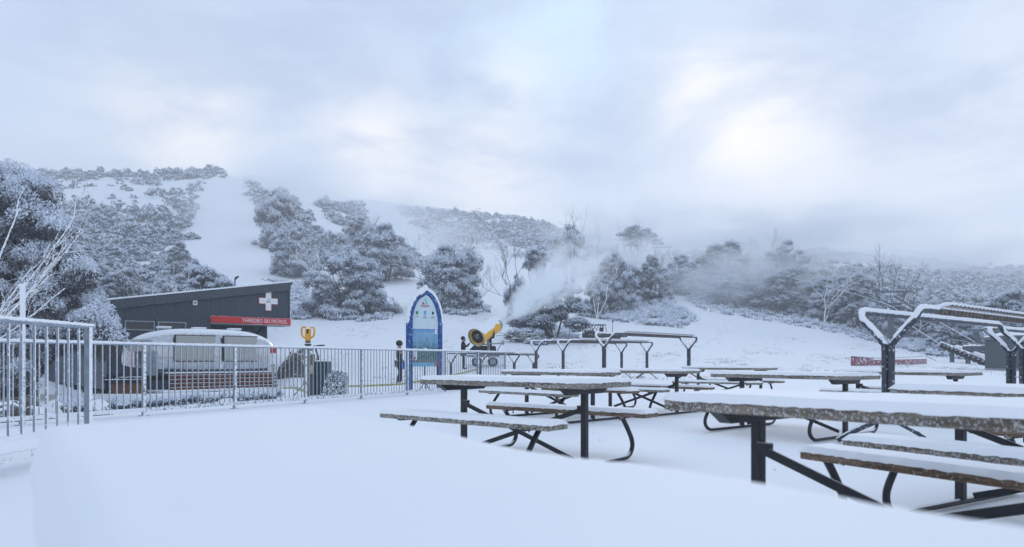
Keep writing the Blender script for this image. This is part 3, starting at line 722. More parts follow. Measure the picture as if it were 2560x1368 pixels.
def make_table():
    t = thing('picnic_table', (0, 0, 0), 0)
    mb = MB(); pw = TW / 5
    for k in range(5): mb.box((0, -TW / 2 + pw * (k + .5), .705), (TL - .004 * (k % 2), pw - .008, .05), bev=.005)
    top = mb.build('tabletop', WOOD, t)
    s = slab(TL, TW, .030, 3); s.build('snow_layer', SNOW, top, True, loc=(0, 0, .7295))
    for sy in (-1, 1):
        mb = MB(); mb.box((0, sy * .70 - .063, .42), (TL, .118, .045), bev=.005); mb.box((0, sy * .70 + .063, .42), (TL, .118, .045), bev=.005)
        bn = mb.build('bench', WOODB if sy > 0 else WOOD, t)
        s = slab(TL, .25, .027, 5 + sy); s.build('snow_layer', SNOW, bn, True, loc=(0, sy * .70, .442))
    for sx in (-1, 1):
        x = sx * (TL / 2 - .24)
        path = [(x, -.60, .395), (x, -.70, .28), (x, -.775, .17), (x, -.77, .09), (x, -.70, .035), (x, -.60, .027)]
        path = curve_pts(path, 4) + [Vector((x, y, .027)) for y in (-.3, 0, .3)] + [Vector((p.x, -p.y, p.z)) for p in curve_pts(path, 4)[::-1]]
        mb = MB(); mb.tube(path, .021, 8); mb.build('leg_frame', STEEL, t, True)
        mb = MB(); mb.box((x, 0, .345), (.05, .05, .62), bev=.004); mb.build('post', STEEL, t)
        mb = MB(); mb.prism([(-.33, .679), (.33, .679), (.25, .625), (-.25, .625)], Matrix(((0, 0, 1, x), (1, 0, 0, 0), (0, 1, 0, 0), (0, 0, 0, 1))), -.03, .03); mb.build('crossbar', STEEL, t)
        mb = MB(); y = sx * .028
        mb.beam((x - sx * .02, y, .50), (-x + sx * .06, y, .07), .008, .04); mb.box((x - sx * .045, y * .6, .50), (.07, .03, .055), bev=.004); mb.build('brace', STEEL, t)
        for sy in (-1, 1):
            mb = MB(); mb.box((x, sy * .70, .391), (.06, .2, .012)); mb.tube([(x - .06 * sx, sy * .66, .40), (x - .06 * sx, sy * .66, .36)], .006, 6); mb.build('seat_bracket', STEEL, t)
    return t
proto = make_table()
TABS = [((-.835 + .583 * .925, 1.80 - .812 * .925), (.583, -.812), 'snow buried picnic tabletop right in front of the camera, blurred'),
        ((.07, 6.03), (.77, -.64), 'picnic table with both benches in full view right of the foreground snow'),
        ((1.0 + .6 * .925, 3.35 - .8 * .925), (.6, -.8), 'large near picnic table with crusted thick edge cut by the right edge'),
        ((2.66 + .50 * .925, 4.42 - .866 * .925), (.50, -.866), 'picnic table at the right edge standing just beyond the large near one'),
        ((.71, 10.45), (.69, -.725), 'picnic table standing directly behind the fully visible one, near the fence end'),
        ((2.25, 11.76), (.7, -.71), 'picnic table under the middle ski racks, overlapping the end of the one before it'),
        ((3.45, 8.43), (.605, -.796), 'picnic table behind the large near one, left of the big ski rack post'),
        ((4.65, 14.6), (.78, -.62), 'farthest small picnic table under the tall middle ski rack'),
        ((6.0, 10.4), (.65, -.76), 'picnic table with yellowish edge behind the big ski rack post')]
for i, (c, d, lab) in enumerate(TABS):
    o = copy_tree(proto) if i else copy_tree(proto)
    o.location = (c[0], c[1], H(c[0], c[1])); o.rotation_euler = (0, 0, math.atan2(d[1], d[0]))
    tag(o, lab, 'picnic table', 'picnic tables on the snowy terrace')
    if i == 0:      # deep untouched snow lies on this one
        tp = [x for x in SC.objects if x.parent == o and x.name.startswith('tabletop')][0]
        sl = [x for x in SC.objects if x.parent == tp][0]; sl.data = sl.data.copy(); o.location.z -= .035
        ms_ = slab(TL, TW + .006, .068, 33, .02, .05, .006, .03, .14); me_ = bpy.data.meshes.new('snow_layer'); me_.from_pydata(ms_.v, [], ms_.f); me_.materials.append(SNOW)
        me_.polygons.foreach_set('use_smooth', [True] * len(ms_.f)); sl.data = me_
    if i == 2:      # knocked slightly askew: top and benches no longer quite parallel
        for ch in [x for x in SC.objects if x.parent == o]:
            if ch.name.startswith('bench'): ch.rotation_euler = (0, 0, math.radians(-7)); ch.location = (.02, -.09, -.02)
            if ch.name.startswith('tabletop'): ch.rotation_euler = (0, 0, math.radians(4))

for x in [q for q in SC.objects if q.parent and (q.parent == proto or (q.parent.parent and q.parent.parent == proto))]: bpy.data.objects.remove(x)
bpy.data.objects.remove(proto)
# ------------------------------------------------------------------ ski racks
def ski_rack(a, b, zb, label, pegs=(0, 1), ztop=1.42, feet=True):
    a = Vector(a); b = Vector(b); d = b - a; L = d.length; rz = math.atan2(d.y, d.x)
    t = thing('ski_rack', (a.x, a.y, zb), rz, label, 'ski rack', 'tubular ski racks on the snow')
    for s in (-1, 1):
        def end(x, sg):
            return [(x, s * .52, .03), (x, s * .30, .17), (x, s * .06, .30), (x, s * .034, .40), (x, s * .034, 1.0), (x, s * .05, 1.08), (x, s * .17, 1.23), (x, s * .255, ztop - .10), (x + sg * .05, s * .285, ztop - .015), (x + sg * .16, s * .29, ztop)]
        e1 = curve_pts(end(0, 1), 4); e2 = curve_pts(end(L, -1), 4)[::-1]
        mid = [Vector((x, s * .29, ztop)) for x in np.linspace(.4, L - .4, 8)]
        mb = MB(); mb.tube(e1 + mid + e2, .032, 10); rl = mb.build('arched_rail', RACK, t, True)
        ms = MB(); r = random.Random(int(L * 100) + s)
        top = [p for p in e1 if p.z > 1.1] + mid + [p for p in e2 if p.z > 1.1]
        fine = []
        for i in range(len(top) - 1):
            n = max(1, int((top[i + 1] - top[i]).length / .05))
            fine += [top[i].lerp(top[i + 1], k / n) for k in range(n)]
        if fine:
            ms.tube([p + Vector((0, 0, .020 + .004 * r.random())) for p in fine], [.030 + .007 * r.random() for _ in fine], 8)
            ms.build('snow_layer', SNOW, rl, True)
    mb = MB(); x0 = .45 + pegs[0] * L; x1 = L * pegs[1] - .35; n = int((x1 - x0) / .115); r = random.Random(2)
    for i in range(n):
        x = x0 + (x1 - x0) * (i + .5) / n
        mb.box((x, -.30, ztop - .005), (.095, .07, .06), 0, 0, None, .008)
        mb.beam((x - .01, -.27, ztop + .04), (x + .03, -.42, ztop + .055), .022, .022)
    mb.build('peg_strip', PEG, t)
    ms = MB()
    for i in range(n):
        x = x0 + (x1 - x0) * (i + .5) / n
        ms.tube([(x - .01, -.27, ztop + .04), (x + .01, -.35, ztop + .065), (x + .03, -.42, ztop + .07)], [.018, .026, .016], 6)
    ms.build('snow_layer', SNOW, t, True)
    return t
dR = Vector((.78, .62, 0)).normalized()
q = Vector((3.9, 7.05, 0))
ski_rack(q, q + dR * 4.5, 0, 'big near ski rack with Y shaped snow covered posts at the right')
q = Vector((7.45, 10.15, 0)); ski_rack(q, q + dR * 4.4, -.03, 'ski rack at the far right edge behind the big near one')
ski_rack((2.45, 18.1), (5.59, 21.5), .20, 'tallest looking ski rack in the middle, in front of the utility vehicle')
ski_rack((.86, 24.3), (4.40, 27.3), .16, 'farther one of the two close middle racks, with its left end nearest the fence')
ski_rack((1.76, 23.4), (5.2, 26.2), .16, 'nearer one of the two close middle racks, starting at the second fork')
ski_rack((-2.2, 24.5), (.09, 27), -.27, 'low ski rack seen through the fence below the snow gun')
ski_rack((-1.2, 25.8), (.9, 28.2), -.30, 'low ski rack ending just right of the fence end')

# ------------------------------------------------------------------ trail map sign
sx0, sx1, sd_ = P(1022, 0, 19.4).x, P(1101, 0, 20.0).x, 19.7
mid = Vector(((sx0 + sx1) / 2, sd_, 0)); gz = H(mid.x, mid.y); srz = math.atan2(.6, sx1 - sx0) * .6
t = thing('trail_map_sign', (mid.x, mid.y, gz), srz, 'tall arched blue padded sign showing the ski trail map', 'sign')
W2 = .455; zs = 1.72; za = 2.63 - gz; t.scale = (1, 1, 1.1)
def arch(w, top, z0, n=10):
    pts = [(-w, z0)]
    for i in range(n + 1):
        a = i / n; pts.append((-w * math.cos(a * math.pi / 2) ** 1.05 if a < 1 else 0, zs + (top - zs) * math.sin(a * math.pi / 2) ** .92))
    return pts + [(-x, z_) for x, z_ in pts[::-1][1:]]
left = [(-W2, 0, 0)] + [(x, 0, z_) for x, z_ in arch(W2, za - .06, zs)[1:11]] + [(.03, 0, za + .03)]
mb = MB(); _c = curve_pts([Vector((-W2, 0, 0)), Vector((-W2, 0, .6)), Vector((-W2, 0, 1.2))] + [Vector(p) for p in left[1:]], 3); mb.tube(_c, [.105 - .03 * i / len(_c) for i in range(len(_c))], 14); mb.build('padded_post', BLUEF, t, True)
mb = MB(); mb.tube(curve_pts([Vector((W2, 0, 0)), Vector((W2, 0, .6)), Vector((W2, 0, 1.2))] + [Vector((-p[0], 0, p[2] + .06 * (i / 11))) for i, p in enumerate(left[1:])], 3), .072, 12); mb.build('padded_post', BLUEF, t, True)
mb = MB(); lp = curve_pts([Vector(p) for p in left[1:]], 3)
r = random.Random(9)
mb.tube([p + Vector((-.035 * (1 - i / len(lp)), -.01, .05 + .01 * r.random())) for i, p in enumerate(lp)], [.075 + .02 * r.random() for _ in lp], 10); mb.build('snow_layer', SNOW, t, True)
mb = MB(); mb.tube([Vector((-p.x, p.y, p.z)) + Vector((.035 * (1 - i / len(lp)), .0, .06 + .05 * i / len(lp) + .01 * r.random())) for i, p in enumerate(lp)], [.055 + .015 * r.random() for _ in lp], 10); mb.build('snow_layer', SNOW, t, True)
M = Matrix(((1, 0, 0, 0), (0, 0, -1, 0), (0, 1, 0, 0), (0, 0, 0, 1)))
ap = [(x * .86, z_ - .10 if z_ > zs else z_) for x, z_ in arch(W2, za, 1.66)]
mb = MB(); mb.prism(ap, M, -.01, .015); hd = mb.build('header_panel', plain('header_print', (.60, .72, .78), .4, 0, .04), t)
TMs = lambda x, z_, y=-.018: Matrix.Translation((x, y, z_)) @ Matrix.Rotation(math.pi / 2, 4, 'X')
logo(hd, TMs(.0, 2.27), .185, .001)
zc = 2.05
mb = MB(); mb.prism([(.038 * math.cos(a), .05 * math.sin(a)) for a in np.linspace(0, 2 * math.pi, 20, False)], TMs(-.235, zc), 0, .003); mb.build('grade_symbol', GRNP, hd)
mb = MB(); mb.prism([(-.034, -.05), (.034, -.05), (.034, .05), (-.034, .05)], TMs(0, zc), 0, .003); mb.build('grade_symbol', BLUEP, hd)
mb = MB(); mb.prism([(0, -.055), (.036, 0), (0, .055), (-.036, 0)], TMs(.235, zc), 0, .003); mb.build('grade_symbol', BLACKP, hd)
for x, lines in ((-.235, ('EASIEST',)), (0, ('MORE', 'DIFFICULT')), (.235, ('MOST', 'DIFFICULT'))):
    for i, s_ in enumerate(lines): text_mesh(s_, .030, BLACKP, hd, TMs(x, zc - .11 - .032 * i), 'lettering', .001, 'CENTER')
# map panel: painted mountain panorama, white run lines
m, tt_, b = mat('trail_map_print'); oc = tt_.add('ShaderNodeTexCoord').outputs['Object']; s3 = tt_.sep(oc)
nA = tt_.noise(oc, 5, 6, .65); 
mp = tt_.add('ShaderNodeMapping'); tt_.l.new(oc, mp.inputs[0]); mp.inputs['Scale'].default_value = (7, 1, 2.2)
nB = tt_.noise(mp.outputs[0], 2.2, 5, .6, 1.2)
zrel = tt_.ramp(s3[2], .75, 1.62, 0, 1, 'LINEAR')
zn_ = tt_.m('ADD', zrel, tt_.m('MULTIPLY', tt_.m('SUBTRACT', nA.outputs['Fac'], .5), .55))
c = tt_.mix(tt_.ramp(zn_, .30, .75), (.015, .12, .11, 1), (.16, .36, .55, 1))
c = tt_.mix(tt_.ramp(zrel, .86, .98), c, (.08, .30, .58, 1))
line = tt_.ramp(tt_.m('ABSOLUTE', tt_.m('SUBTRACT', nB.outputs['Fac'], .5)), .0, .022, .65, 0)
c = tt_.mix(line, c, (.70, .82, .90, 1))
c = tt_.mix(tt_.ramp(s3[2], .86, .80), c, (.14, .17, .17, 1)); c = tt_.mix(tt_.ramp(s3[2], .745, .74), c, (.15, .50, .68, 1))
tt_.put(b.inputs['Base Color'], c); b.inputs['Roughness'].default_value = .4; TRAIL = m
mb = MB(); mb.box((0, 0, 1.14), (.80, .03, 1.00)); mp_ = mb.build('map_panel', TRAIL, t)
mb = MB(); mb.box((0, 0, 1.645), (.80, .05, .025)); mb.build('clamp_bar', WHITE, t)
mb = MB(); mb.box((-.29, -.02, .96), (.10, .006, .30)); mb.box((.33, -.02, 1.56), (.07, .006, .12)); mb.box((.02, -.02, 1.10), (.07, .006, .06)); mb.build('legend_box', WHITE, mp_)
mb = MB(); mb.box((.36, -.022, .70), (.10, .008, .12)); mb.box((-.30, -.024, .86), (.06, .004, .07)); mb.build('red_notice', REDP, mp_)
mb = MB(); mb.beam((.38, .02, .64), (.40, .02, 0), .05, .05); mb.build('inner_leg', BLACKP, t)
mb = MB(); mb.box((-W2, 0, .02), (.2, .2, .05), bev=.01); mb.box((W2, 0, .02), (.18, .18, .05), bev=.01); mb.build('foot', BLUEF, t)
q = on(1062, 20.5)
t = thing('metal_stand', tuple(q), 0, 'dark metal stand with splayed feet seen below the trail map', 'stand')
mb = MB(); mb.tube([(0, 0, .22), (0, 0, .78)], .025, 8); mb.build('post', BLACKR, t)
mb = MB(); mb.tube([(0, 0, .24), (.18, -.2, .02)], .022, 8); mb.tube([(0, 0, .24), (-.12, -.15, .02)], .018, 8); mb.tube([(0, 0, .24), (.0, .3, .02)], .018, 8); mb.build('foot', BLACKR, t)

# ------------------------------------------------------------------ snow gun
gd = 40.0; g0 = on(1208, gd)
t = thing('snow_gun', tuple(g0), 0, 'big yellow fan snow gun covered with snow blowing a white plume, on wheeled base', 'snow gun')
L_ = lambda u, y, d: P(u, y, d) - g0
fc = L_(1192, 843, 39.5); nz_ = L_(1238, 811, 41.0); ax = (nz_ - fc).normalized(); AL = (nz_ - fc).length
_x, _y, _z = frame(ax); GM = Matrix((_x, _y, _z)).transposed().to_4x4(); GM.translation = fc
mb = MB(); mb.rev([(.05, .40), (-.02, .50), (-.05, .54), (0, .575), (.10, .575), (.22, .56), (.50, .52), (.9, .49), (AL - .35, .48), (AL - .30, .50), (AL - .02, .49)], GM, 40); mb.build('drum', GUNW, t, True)
mb = MB(); mb.rev([(AL - .14, .50), (AL - .02, .51), (AL + .10, .47), (AL + .14, .42), (AL + .06, .38), (AL - .2, .34)], GM, 32); mb.build('nozzle_ring', GREYM, t, True)
mb = MB(); mb.rev([(-.06, .575), (-.10, .55), (-.07, .52), (.0, .50)], GM, 36); mb.build('intake_rim', GREYM, t, True)
mb = MB(); mb.rev([(.16, .001), (.16, .51), (-.055, .535)], GM, 32); mb.build('fan_housing', BLACKP, t)
mb = MB(); mb.rev([(-.02, .001), (-.02, .12), (.02, .15), (.14, .15)], GM, 20); fh = mb.build('fan_hub', GREYM, t, True)
for k in range(5):
    a = k * 2 * math.pi / 5 + .3; mb = MB(); n = 6; vs = []
    for i in range(n + 1):
        r_ = .14 + .36 * i / n
        for s_ in (-1, 1):
            aa = a + s_ * (.30 - .08 * i / n); vs.append(GM @ Vector((.08 + s_ * .035, r_ * math.cos(aa), r_ * math.sin(aa))))
    mb._a(vs, [(2 * i, 2 * i + 1, 2 * i + 3, 2 * i + 2) for i in range(n)]); mb.build('fan_blade', BLACKR, fh)
mb = MB()
for r_ in (.2, .35, .5): mb.rev([(-.07, r_), (-.06, r_ + .008), (-.05, r_)], GM, 32)
for k in range(4):
    a = k * math.pi / 4 + .2; mb.tube([GM @ Vector((-.06, .54 * math.cos(a), .54 * math.sin(a))), GM @ Vector((-.06, -.54 * math.cos(a), -.54 * math.sin(a)))], .008, 5)
mb.build('guard_grille', BLACKR, t)
mb = MB(); b0 = GM @ Vector((.75, 0, -.52))
mb.rev([(.25, .55), (.45, .60), (AL - .4, .52)], GM @ Matrix.Identity(4), 2) if False else None
mb.beam(GM @ Vector((.35, .1, -.47)), GM @ Vector((AL - .1, .1, -.42)), .5, .16, bev=.04); mb.build('under_tray', BLACKR, t)
mast = Vector((.36, .35, 0))
mb = MB(); mb.tube(curve_pts([GM @ Vector((AL * .55, .46, -.05)), GM @ Vector((AL * .5, .40, -.45)), Vector((mast.x, mast.y, 1.75)), Vector((mast.x, mast.y, 1.3))], 4), .07, 8)
mb.tube(curve_pts([GM @ Vector((AL * .55, -.46, -.05)), GM @ Vector((AL * .5, -.40, -.45)), Vector((mast.x, mast.y, 1.75))], 4), .06, 8)
mb.box((mast.x, mast.y, 1.25), (.26, .26, .9), bev=.02); mb.build('yoke', BLACKR, t, True)
mb = MB(); mb.prism([(-.95, .78), (.78, .78), (.72, 1.18), (-.55, 1.22), (-.72, 1.05)], Matrix(((1, 0, 0, 0), (0, 0, -1, .3), (0, 1, 0, 0), (0, 0, 0, 1))), -.45, .45); mb.build('compressor_box', BLACKR, t)
mb = MB(); mb.box((0, 0, .60), (1.9, .12, .12)); mb.box((0, .6, .60), (1.9, .12, .12)); mb.box((-.5, .3, .52), (.1, 1.3, .1)); mb.box((.6, .3, .42), (.1, 1.3, .1)); mb.box((.35, -.2, .95), (.10, .10, .9)); mb.build('chassis', GREYM, t)
mb = MB(); mb.tube([(-.1, .1, 1.28), (.9, -.2, 1.33), (1.15, -.25, 1.38)], .04, 8); mb.tube([(1.1, -.25, 1.36), (.75, -.2, .75)], .03, 6); mb.box((1.18, -.25, 1.38), (.12, .14, .26), bev=.01); mb.build('tow_bar', GREYM, t)
for (x, y) in ((-.38, -.30), (.56, -.36), (-.38, .95), (.56, .95)):
    M = Matrix.Translation((x, y, .27)) @ Matrix.Rotation(math.pi / 2 + .25, 4, 'Z')
    mb = MB(); mb.rev([(-.09, .17), (-.10, .25), (-.06, .285), (.06, .285), (.10, .25), (.09, .17)], M, 22, closed=True); wh = mb.build('wheel', BLACKR, t, True)
    mb = MB(); mb.rev([(-.10, .02), (-.105, .17)], M, 16, closed=True); mb.build('rim', GREYM, wh)
mb = MB()
for dx in (0, .08): mb.tube([(.25 + dx, -.25, 1.9), (.24 + dx, -.25, 1.3), (.28 + dx, -.25, .9)], .02, 6)
mb.build('cable', GREYM, t)

# ------------------------------------------------------------------ people
def skinned(chains, name, m, parent, sub=2):
    """chains: list of chains [(p, r), ...]; points that coincide are one joint"""
    vs, es, rs_, idx = [], [], [], {}
    for ch in chains:
        prev = None
        for p, r_ in ch:
            key = tuple(round(c, 4) for c in p)
            if key not in idx: idx[key] = len(vs); vs.append(p); rs_.append(r_)
            if prev is not None and prev != idx[key]: es.append((prev, idx[key]))
            prev = idx[key]
    me = bpy.data.meshes.new('tmp'); me.from_pydata(vs, es, []); o = bpy.data.objects.new('tmp', me); COL.objects.link(o)
    o.modifiers.new('s', 'SKIN'); sm = o.modifiers.new('d', 'SUBSURF'); sm.levels = sm.render_levels = sub
    if not me.skin_vertices: return None
    for i, r_ in enumerate(rs_):
        rr = r_ if isinstance(r_, tuple) else (r_, r_); me.skin_vertices[0].data[i].radius = rr; me.skin_vertices[0].data[i].use_root = (i == 0)
    bpy.context.view_layer.update()
    me2 = bpy.data.meshes.new_from_object(o.evaluated_get(bpy.context.evaluated_depsgraph_get()))
    bpy.data.objects.remove(o); me2.name = name; me2.materials.clear(); me2.materials.append(m)
    me2.polygons.foreach_set('use_smooth', [True] * len(me2.polygons))
    if parent is None: return me2
    return link(name, me2, parent)
def person(label, loc, rz, armR, armL, legR, legL, top_m, leg_m, helmet=True, longcoat=False):
    t = thing('person', loc, rz, label, 'person')
    hip = (0, 0, .93); chest = (.01, 0, 1.22); neck = (0, 0, 1.46); hd0 = (.015, 0, 1.56)
    sh = {1: (0, .19, 1.39), -1: (0, -.19, 1.39)}; hj = {1: (0, .095, .88), -1: (0, -.095, .88)}
    arms = {-1: armR, 1: armL}; legs = {-1: legR, 1: legL}
    ch = [[(hip, .13), (chest, (.15, .12)), (neck, .06), (hd0, .085), ((.02, 0, 1.66), .10), ((.01, 0, 1.74), .07)]]
    for s in (1, -1):
        e, w_ = arms[s]; ch.append([(chest, (.15, .12)), (sh[s], .06), (e, .042), (w_, .03)])
        k, a = legs[s]; ch.append([(hip, .13), (hj[s], .085), (k, .06), (a, .045)])
    me = skinned(ch, 'body', SKIN, None)
    body = link('body', me, t)
    # hands: palm, four fingers and a thumb
    for s in (1, -1):
        e, w_ = (Vector(q) for q in arms[s]); d = (w_ - e).normalized(); x, y, z_ = frame(d)
        mb = MB(); M = Matrix((x, y, z_)).transposed(); mb.box(w_ + d * .055, (.09, .075, .03), 0, 0, M, .012)
        for i in range(4):
            o_ = w_ + d * .09 + y * (-.027 + .018 * i); ln = (.06, .072, .068, .05)[i]
            mb.tube([o_, o_ + d * ln * .5 - z_ * .006, o_ + d * ln * .9 - z_ * .022], [.010, .009, .007], 6)
        o_ = w_ + d * .03 + y * .035; mb.tube([o_, o_ + y * .03 + d * .03, o_ + y * .035 + d * .06 - z_ * .01], [.012, .010, .008], 6)
        mb.build('glove', CLOTHB, body, True)
    jk = [[(hip, (.175, .14)), (chest, (.205, .15)), ((0, 0, 1.40), (.19, .13)), (neck, .105), ((.0, 0, 1.54), .10)]]
    if longcoat: jk.append([(hip, (.175, .14)), ((0, 0, .70), (.20, .15))])
    for s in (1, -1):
        e, w_ = arms[s]; jk.append([((0, 0, 1.40), (.19, .13)), (sh[s], .085), (e, .065), (tuple(Vector(w_).lerp(Vector(e), .08)), .048)])
    skinned(jk, 'jacket', top_m, t)
    tr = []
    for s in (1, -1):
        k, a = legs[s]; tr.append([(hip, .155), (hj[s], .11), (k, .082), (tuple(Vector(a).lerp(Vector(k), .05)), .075)])
    skinned(tr, 'trousers', leg_m, t)
    for s in (1, -1):
        k, a = legs[s]; a = Vector(a); skinned([[((a.x - .03, a.y, a.z + .05), .055), ((a.x - .02, a.y, .045), .055), ((a.x + .08, a.y, .04), .05), ((a.x + .16, a.y, .035), .038)]], 'boot', CLOTHB, t)
    mb = MB(); 
    if helmet:
        mb.ball(Vector((.005, 0, 1.70)), .135, 10, sc=(1.08, .95, 1.0)); mb.build('helmet', HELM, t, True)
    else:
        mb.ball(Vector((-.012, 0, 1.695)), .118, 10, sc=(1.05, 1, 1.05)); mb.build('hood', CLOTHB, t, True)
        mb = MB(); mb.ball(Vector((.095, 0, 1.575)), .05, 6, sc=(.8, 1, 1)); mb.build('beard', HAIR, t, True)
    mb = MB(); mb.tube([(.115, 0, 1.66), (.142, 0, 1.635), (.115, 0, 1.625)], [.012, .018, .010], 6)
    for s in (1, -1): mb.ball(Vector((.108, s * .035, 1.672)), .013, 5)
    mb.build('face', SKIN, body, True)
    return t
p1 = on(998, 28.0)
person('person in black ski clothes and dark helmet standing left of the arched sign', tuple(p1), .35,
       ((.02, -.25, 1.12), (.13, -.20, .90)), ((.02, .25, 1.12), (.12, .22, .90)),
       ((.03, -.10, .50), (-.10, -.10, .09)), ((.07, .10, .50), (.06, .11, .09)), CLOTHN, CLOTHB)
tt1 = [o for o in SC.objects if o.name.startswith('person') and o.parent is None][-1]
mb = MB(); mb.box((.12, -.20, .80), (.13, .09, .34), .1, bev=.04); o = mb.build('blue_cloth', CLOTHBL, None, True)
o.matrix_world = Matrix.Translation(p1) @ Matrix.Rotation(.35, 4, 'Z'); tag(o, 'bright blue cloth held at the hip of the helmeted person', 'cloth')
p2 = on(1158, 37.6)
person('person in long black hooded coat reaching up to the fan of the snow gun', tuple(p2), .15,
       ((.16, -.24, 1.22), (.36, -.20, 1.44)), ((.0, .25, 1.12), (.10, .22, .90)),
       ((.03, -.10, .50), (.0, -.10, .09)), ((.04, .10, .50), (.05, .11, .09)), CLOTHB, CLOTHB, helmet=False, longcoat=True)

# ------------------------------------------------------------------ utility vehicle
u0 = on(1462, 66); 
t = thing('utility_vehicle', tuple(u0), .10, 'small dark utility vehicle with roll cage and tray parked on the slope', 'vehicle')
Mz = lambda y: Matrix(((1, 0, 0, 0), (0, 0, -1, y), (0, 1, 0, 0), (0, 0, 0, 1)))
mb = MB(); mb.prism([(.02, .35), (.0, .62), (.10, .88), (.35, 1.0), (.75, 1.02), (1.0, .92), (1.1, .60), (1.9, .58), (1.95, .75), (2.2, .78), (2.2, .35)], Mz(.7), -.7, .7); mb.build('body', UTVG, t)
mb = MB(); mb.prism([(2.25, .62), (2.25, .82), (4.2, .80), (4.25, .40), (2.3, .40)], Mz(.7), -.7, .7); mb.build('tray', UTVG, t)
mb = MB(); mb.box((3.2, .7, .83), (1.9, 1.3, .06), bev=.02); mb.build('snow_layer', SNOW, t)
mb = MB()
for y in (.02, 1.38):
    mb.tube([(.75, y, 1.0), (1.15, y, 1.60), (2.05, y, 1.58), (2.15, y, .78)], .035, 6); mb.tube([(1.10, y, .98), (1.40, y, 1.58)], .03, 6); mb.tube([(1.85, y, 1.56), (1.80, y, .8)], .04, 6)
for x, z_ in ((1.15, 1.6), (2.05, 1.58), (1.6, 1.6)): mb.tube([(x, 0, z_), (x, 1.4, z_)], .035, 6)
mb.build('roll_cage', UTVG, t)
mb = MB(); mb.box((1.6, .7, 1.62), (.95, 1.4, .06), bev=.02); mb.build('roof', FASC, t)
mb = MB(); mb.box((1.78, .4, 1.05), (.14, .5, .6), bev=.04); mb.box((1.78, 1.0, 1.05), (.14, .5, .6), bev=.04); mb.box((1.6, .7, .75), (.5, 1.2, .14), bev=.04); mb.build('seat', BLACKR, t)
mb = MB(); mb.tube([(1.15, .4, .95), (1.3, .4, 1.15)], .02, 6); mb.rev([(0, .14), (.01, .155), (.02, .14)], Matrix.Translation((1.3, .4, 1.15)) @ Matrix.Rotation(-.9, 4, 'Y'), 14); mb.build('steering_wheel', BLACKR, t)
for x in (.55, 3.2):
    for y in (-.02, 1.40):
        M = Matrix.Translation((x, y, .32)) @ Matrix.Rotation(math.pi / 2, 4, 'Z')
        mb = MB(); mb.rev([(-.12, .18), (-.12, .30), (-.08, .33), (.08, .33), (.12, .30), (.12, .18)], M, 20, closed=True); wh = mb.build('wheel', BLACKR, t, True)
        mb = MB(); mb.rev([(-.13, .02), (-.125, .17)], M, 12, closed=True); mb.build('rim', UTVG, wh)
mb = MB(); mb.ball(Vector((.02, .15, .72)), .08, 5); mb.build('headlight', GREYM, t); mb = MB(); mb.ball(Vector((.02, 1.25, .72)), .08, 5); mb.build('headlight', GREYM, t)
q = on(1531, 68)
t = thing('marker_stake', tuple(q), 0, 'short stake with round top standing behind the utility vehicle', 'stake'); mb = MB(); mb.tube([(0, 0, 0), (0.03, 0, 1.9)], .035, 6); mb.build('shaft', GREYM, t); mb = MB(); mb.ball(Vector((.03, 0, 1.95)), .10, 6); mb.build('knob', BLACKR, t, True)
q = on(1424, 62)
t = thing('trail_marker_pole', tuple(q), 0, 'slim grey pole with white round disc beside the tree clump with bare trunks', 'pole'); mb = MB(); mb.tube([(0, 0, 0), (0, 0, 2.35)], .04, 6); mb.build('shaft', GREYM, t); mb = MB(); mb.ball(Vector((0, -.02, 2.35)), .13, 6, sc=(1, .3, 1)); mb.build('disc', WHITE, t, True)

# ------------------------------------------------------------------ red barrier, hut
a = on(2131, 42, -.05); b = on(2183, 44, -.05); c = on(2316, 50, -.05)
t = thing('red_barrier', tuple(a), 0, 'low frosted red padded barrier on the slope behind the picnic tables', 'barrier')
def panel(p, q, h0, h1, th, m, name, z0=0.0):
    p = p - a; q = q - a; d = (q - p).normalized(); n_ = Vector((-d.y, d.x, 0)) * th; mb = MB()
    vs = [p + Vector((0, 0, z0)), q + Vector((0, 0, z0)), q + Vector((0, 0, h1)), p + Vector((0, 0, h0))]
    vs = vs + [v + n_ for v in vs]; mb._a(vs, [(0, 1, 2, 3), (7, 6, 5, 4), (0, 4, 5, 1), (1, 5, 6, 2), (2, 6, 7, 3), (3, 7, 4, 0)]); return mb.build(name, m, t)
ha = (H0 + 9 / F * 42) - a.z
panel(a, b, ha, ha - .06, .10, REDB, 'end_panel'); panel(b + Vector((0.02, .01, 0)), c, ha - .22, .42, .08, REDB, 'long_panel', .06)
mb = MB(); bb = b - a; cc_ = c - a
mb.tube([Vector((0, 0, ha)), bb + Vector((.7, .2, ha - .12)), cc_ + Vector((0, 0, .62)), cc_ + Vector((1.0, .5, .30))], .03, 6)
for f in (.0, .35, .7, 1.0): q = bb.lerp(cc_, f); mb.tube([q, q + Vector((0, 0, ha - .1 - .35 * f))], .03, 6)
mb.build('frame', GREYM, t)
q = Vector((24.65, 34, 0)); hz = H(q.x + 1, 35) - .15
t = thing('lift_hut', (q.x, 34, hz), -.35, 'grey green corrugated lift hut with snowy low pyramid roof', 'hut')
hw = 3.2; hh = 1.98 - hz
def corrm(mb, x0, x1, y, zb, z1, along='x', sgn=-1, pitch=.09, amp=.012):
    n = int((x1 - x0) / (pitch / 4)); vs = []
    for i in range(n + 1):
        x = x0 + (x1 - x0) * i / n; o = (0, amp, amp, 0)[i % 4] * sgn
        for z_ in (zb, z1): vs.append((x, y + o, z_) if along == 'x' else (y + o, x, z_))
    mb._a(vs, [(2 * i, 2 * i + 2, 2 * i + 3, 2 * i + 1) for i in range(n)])
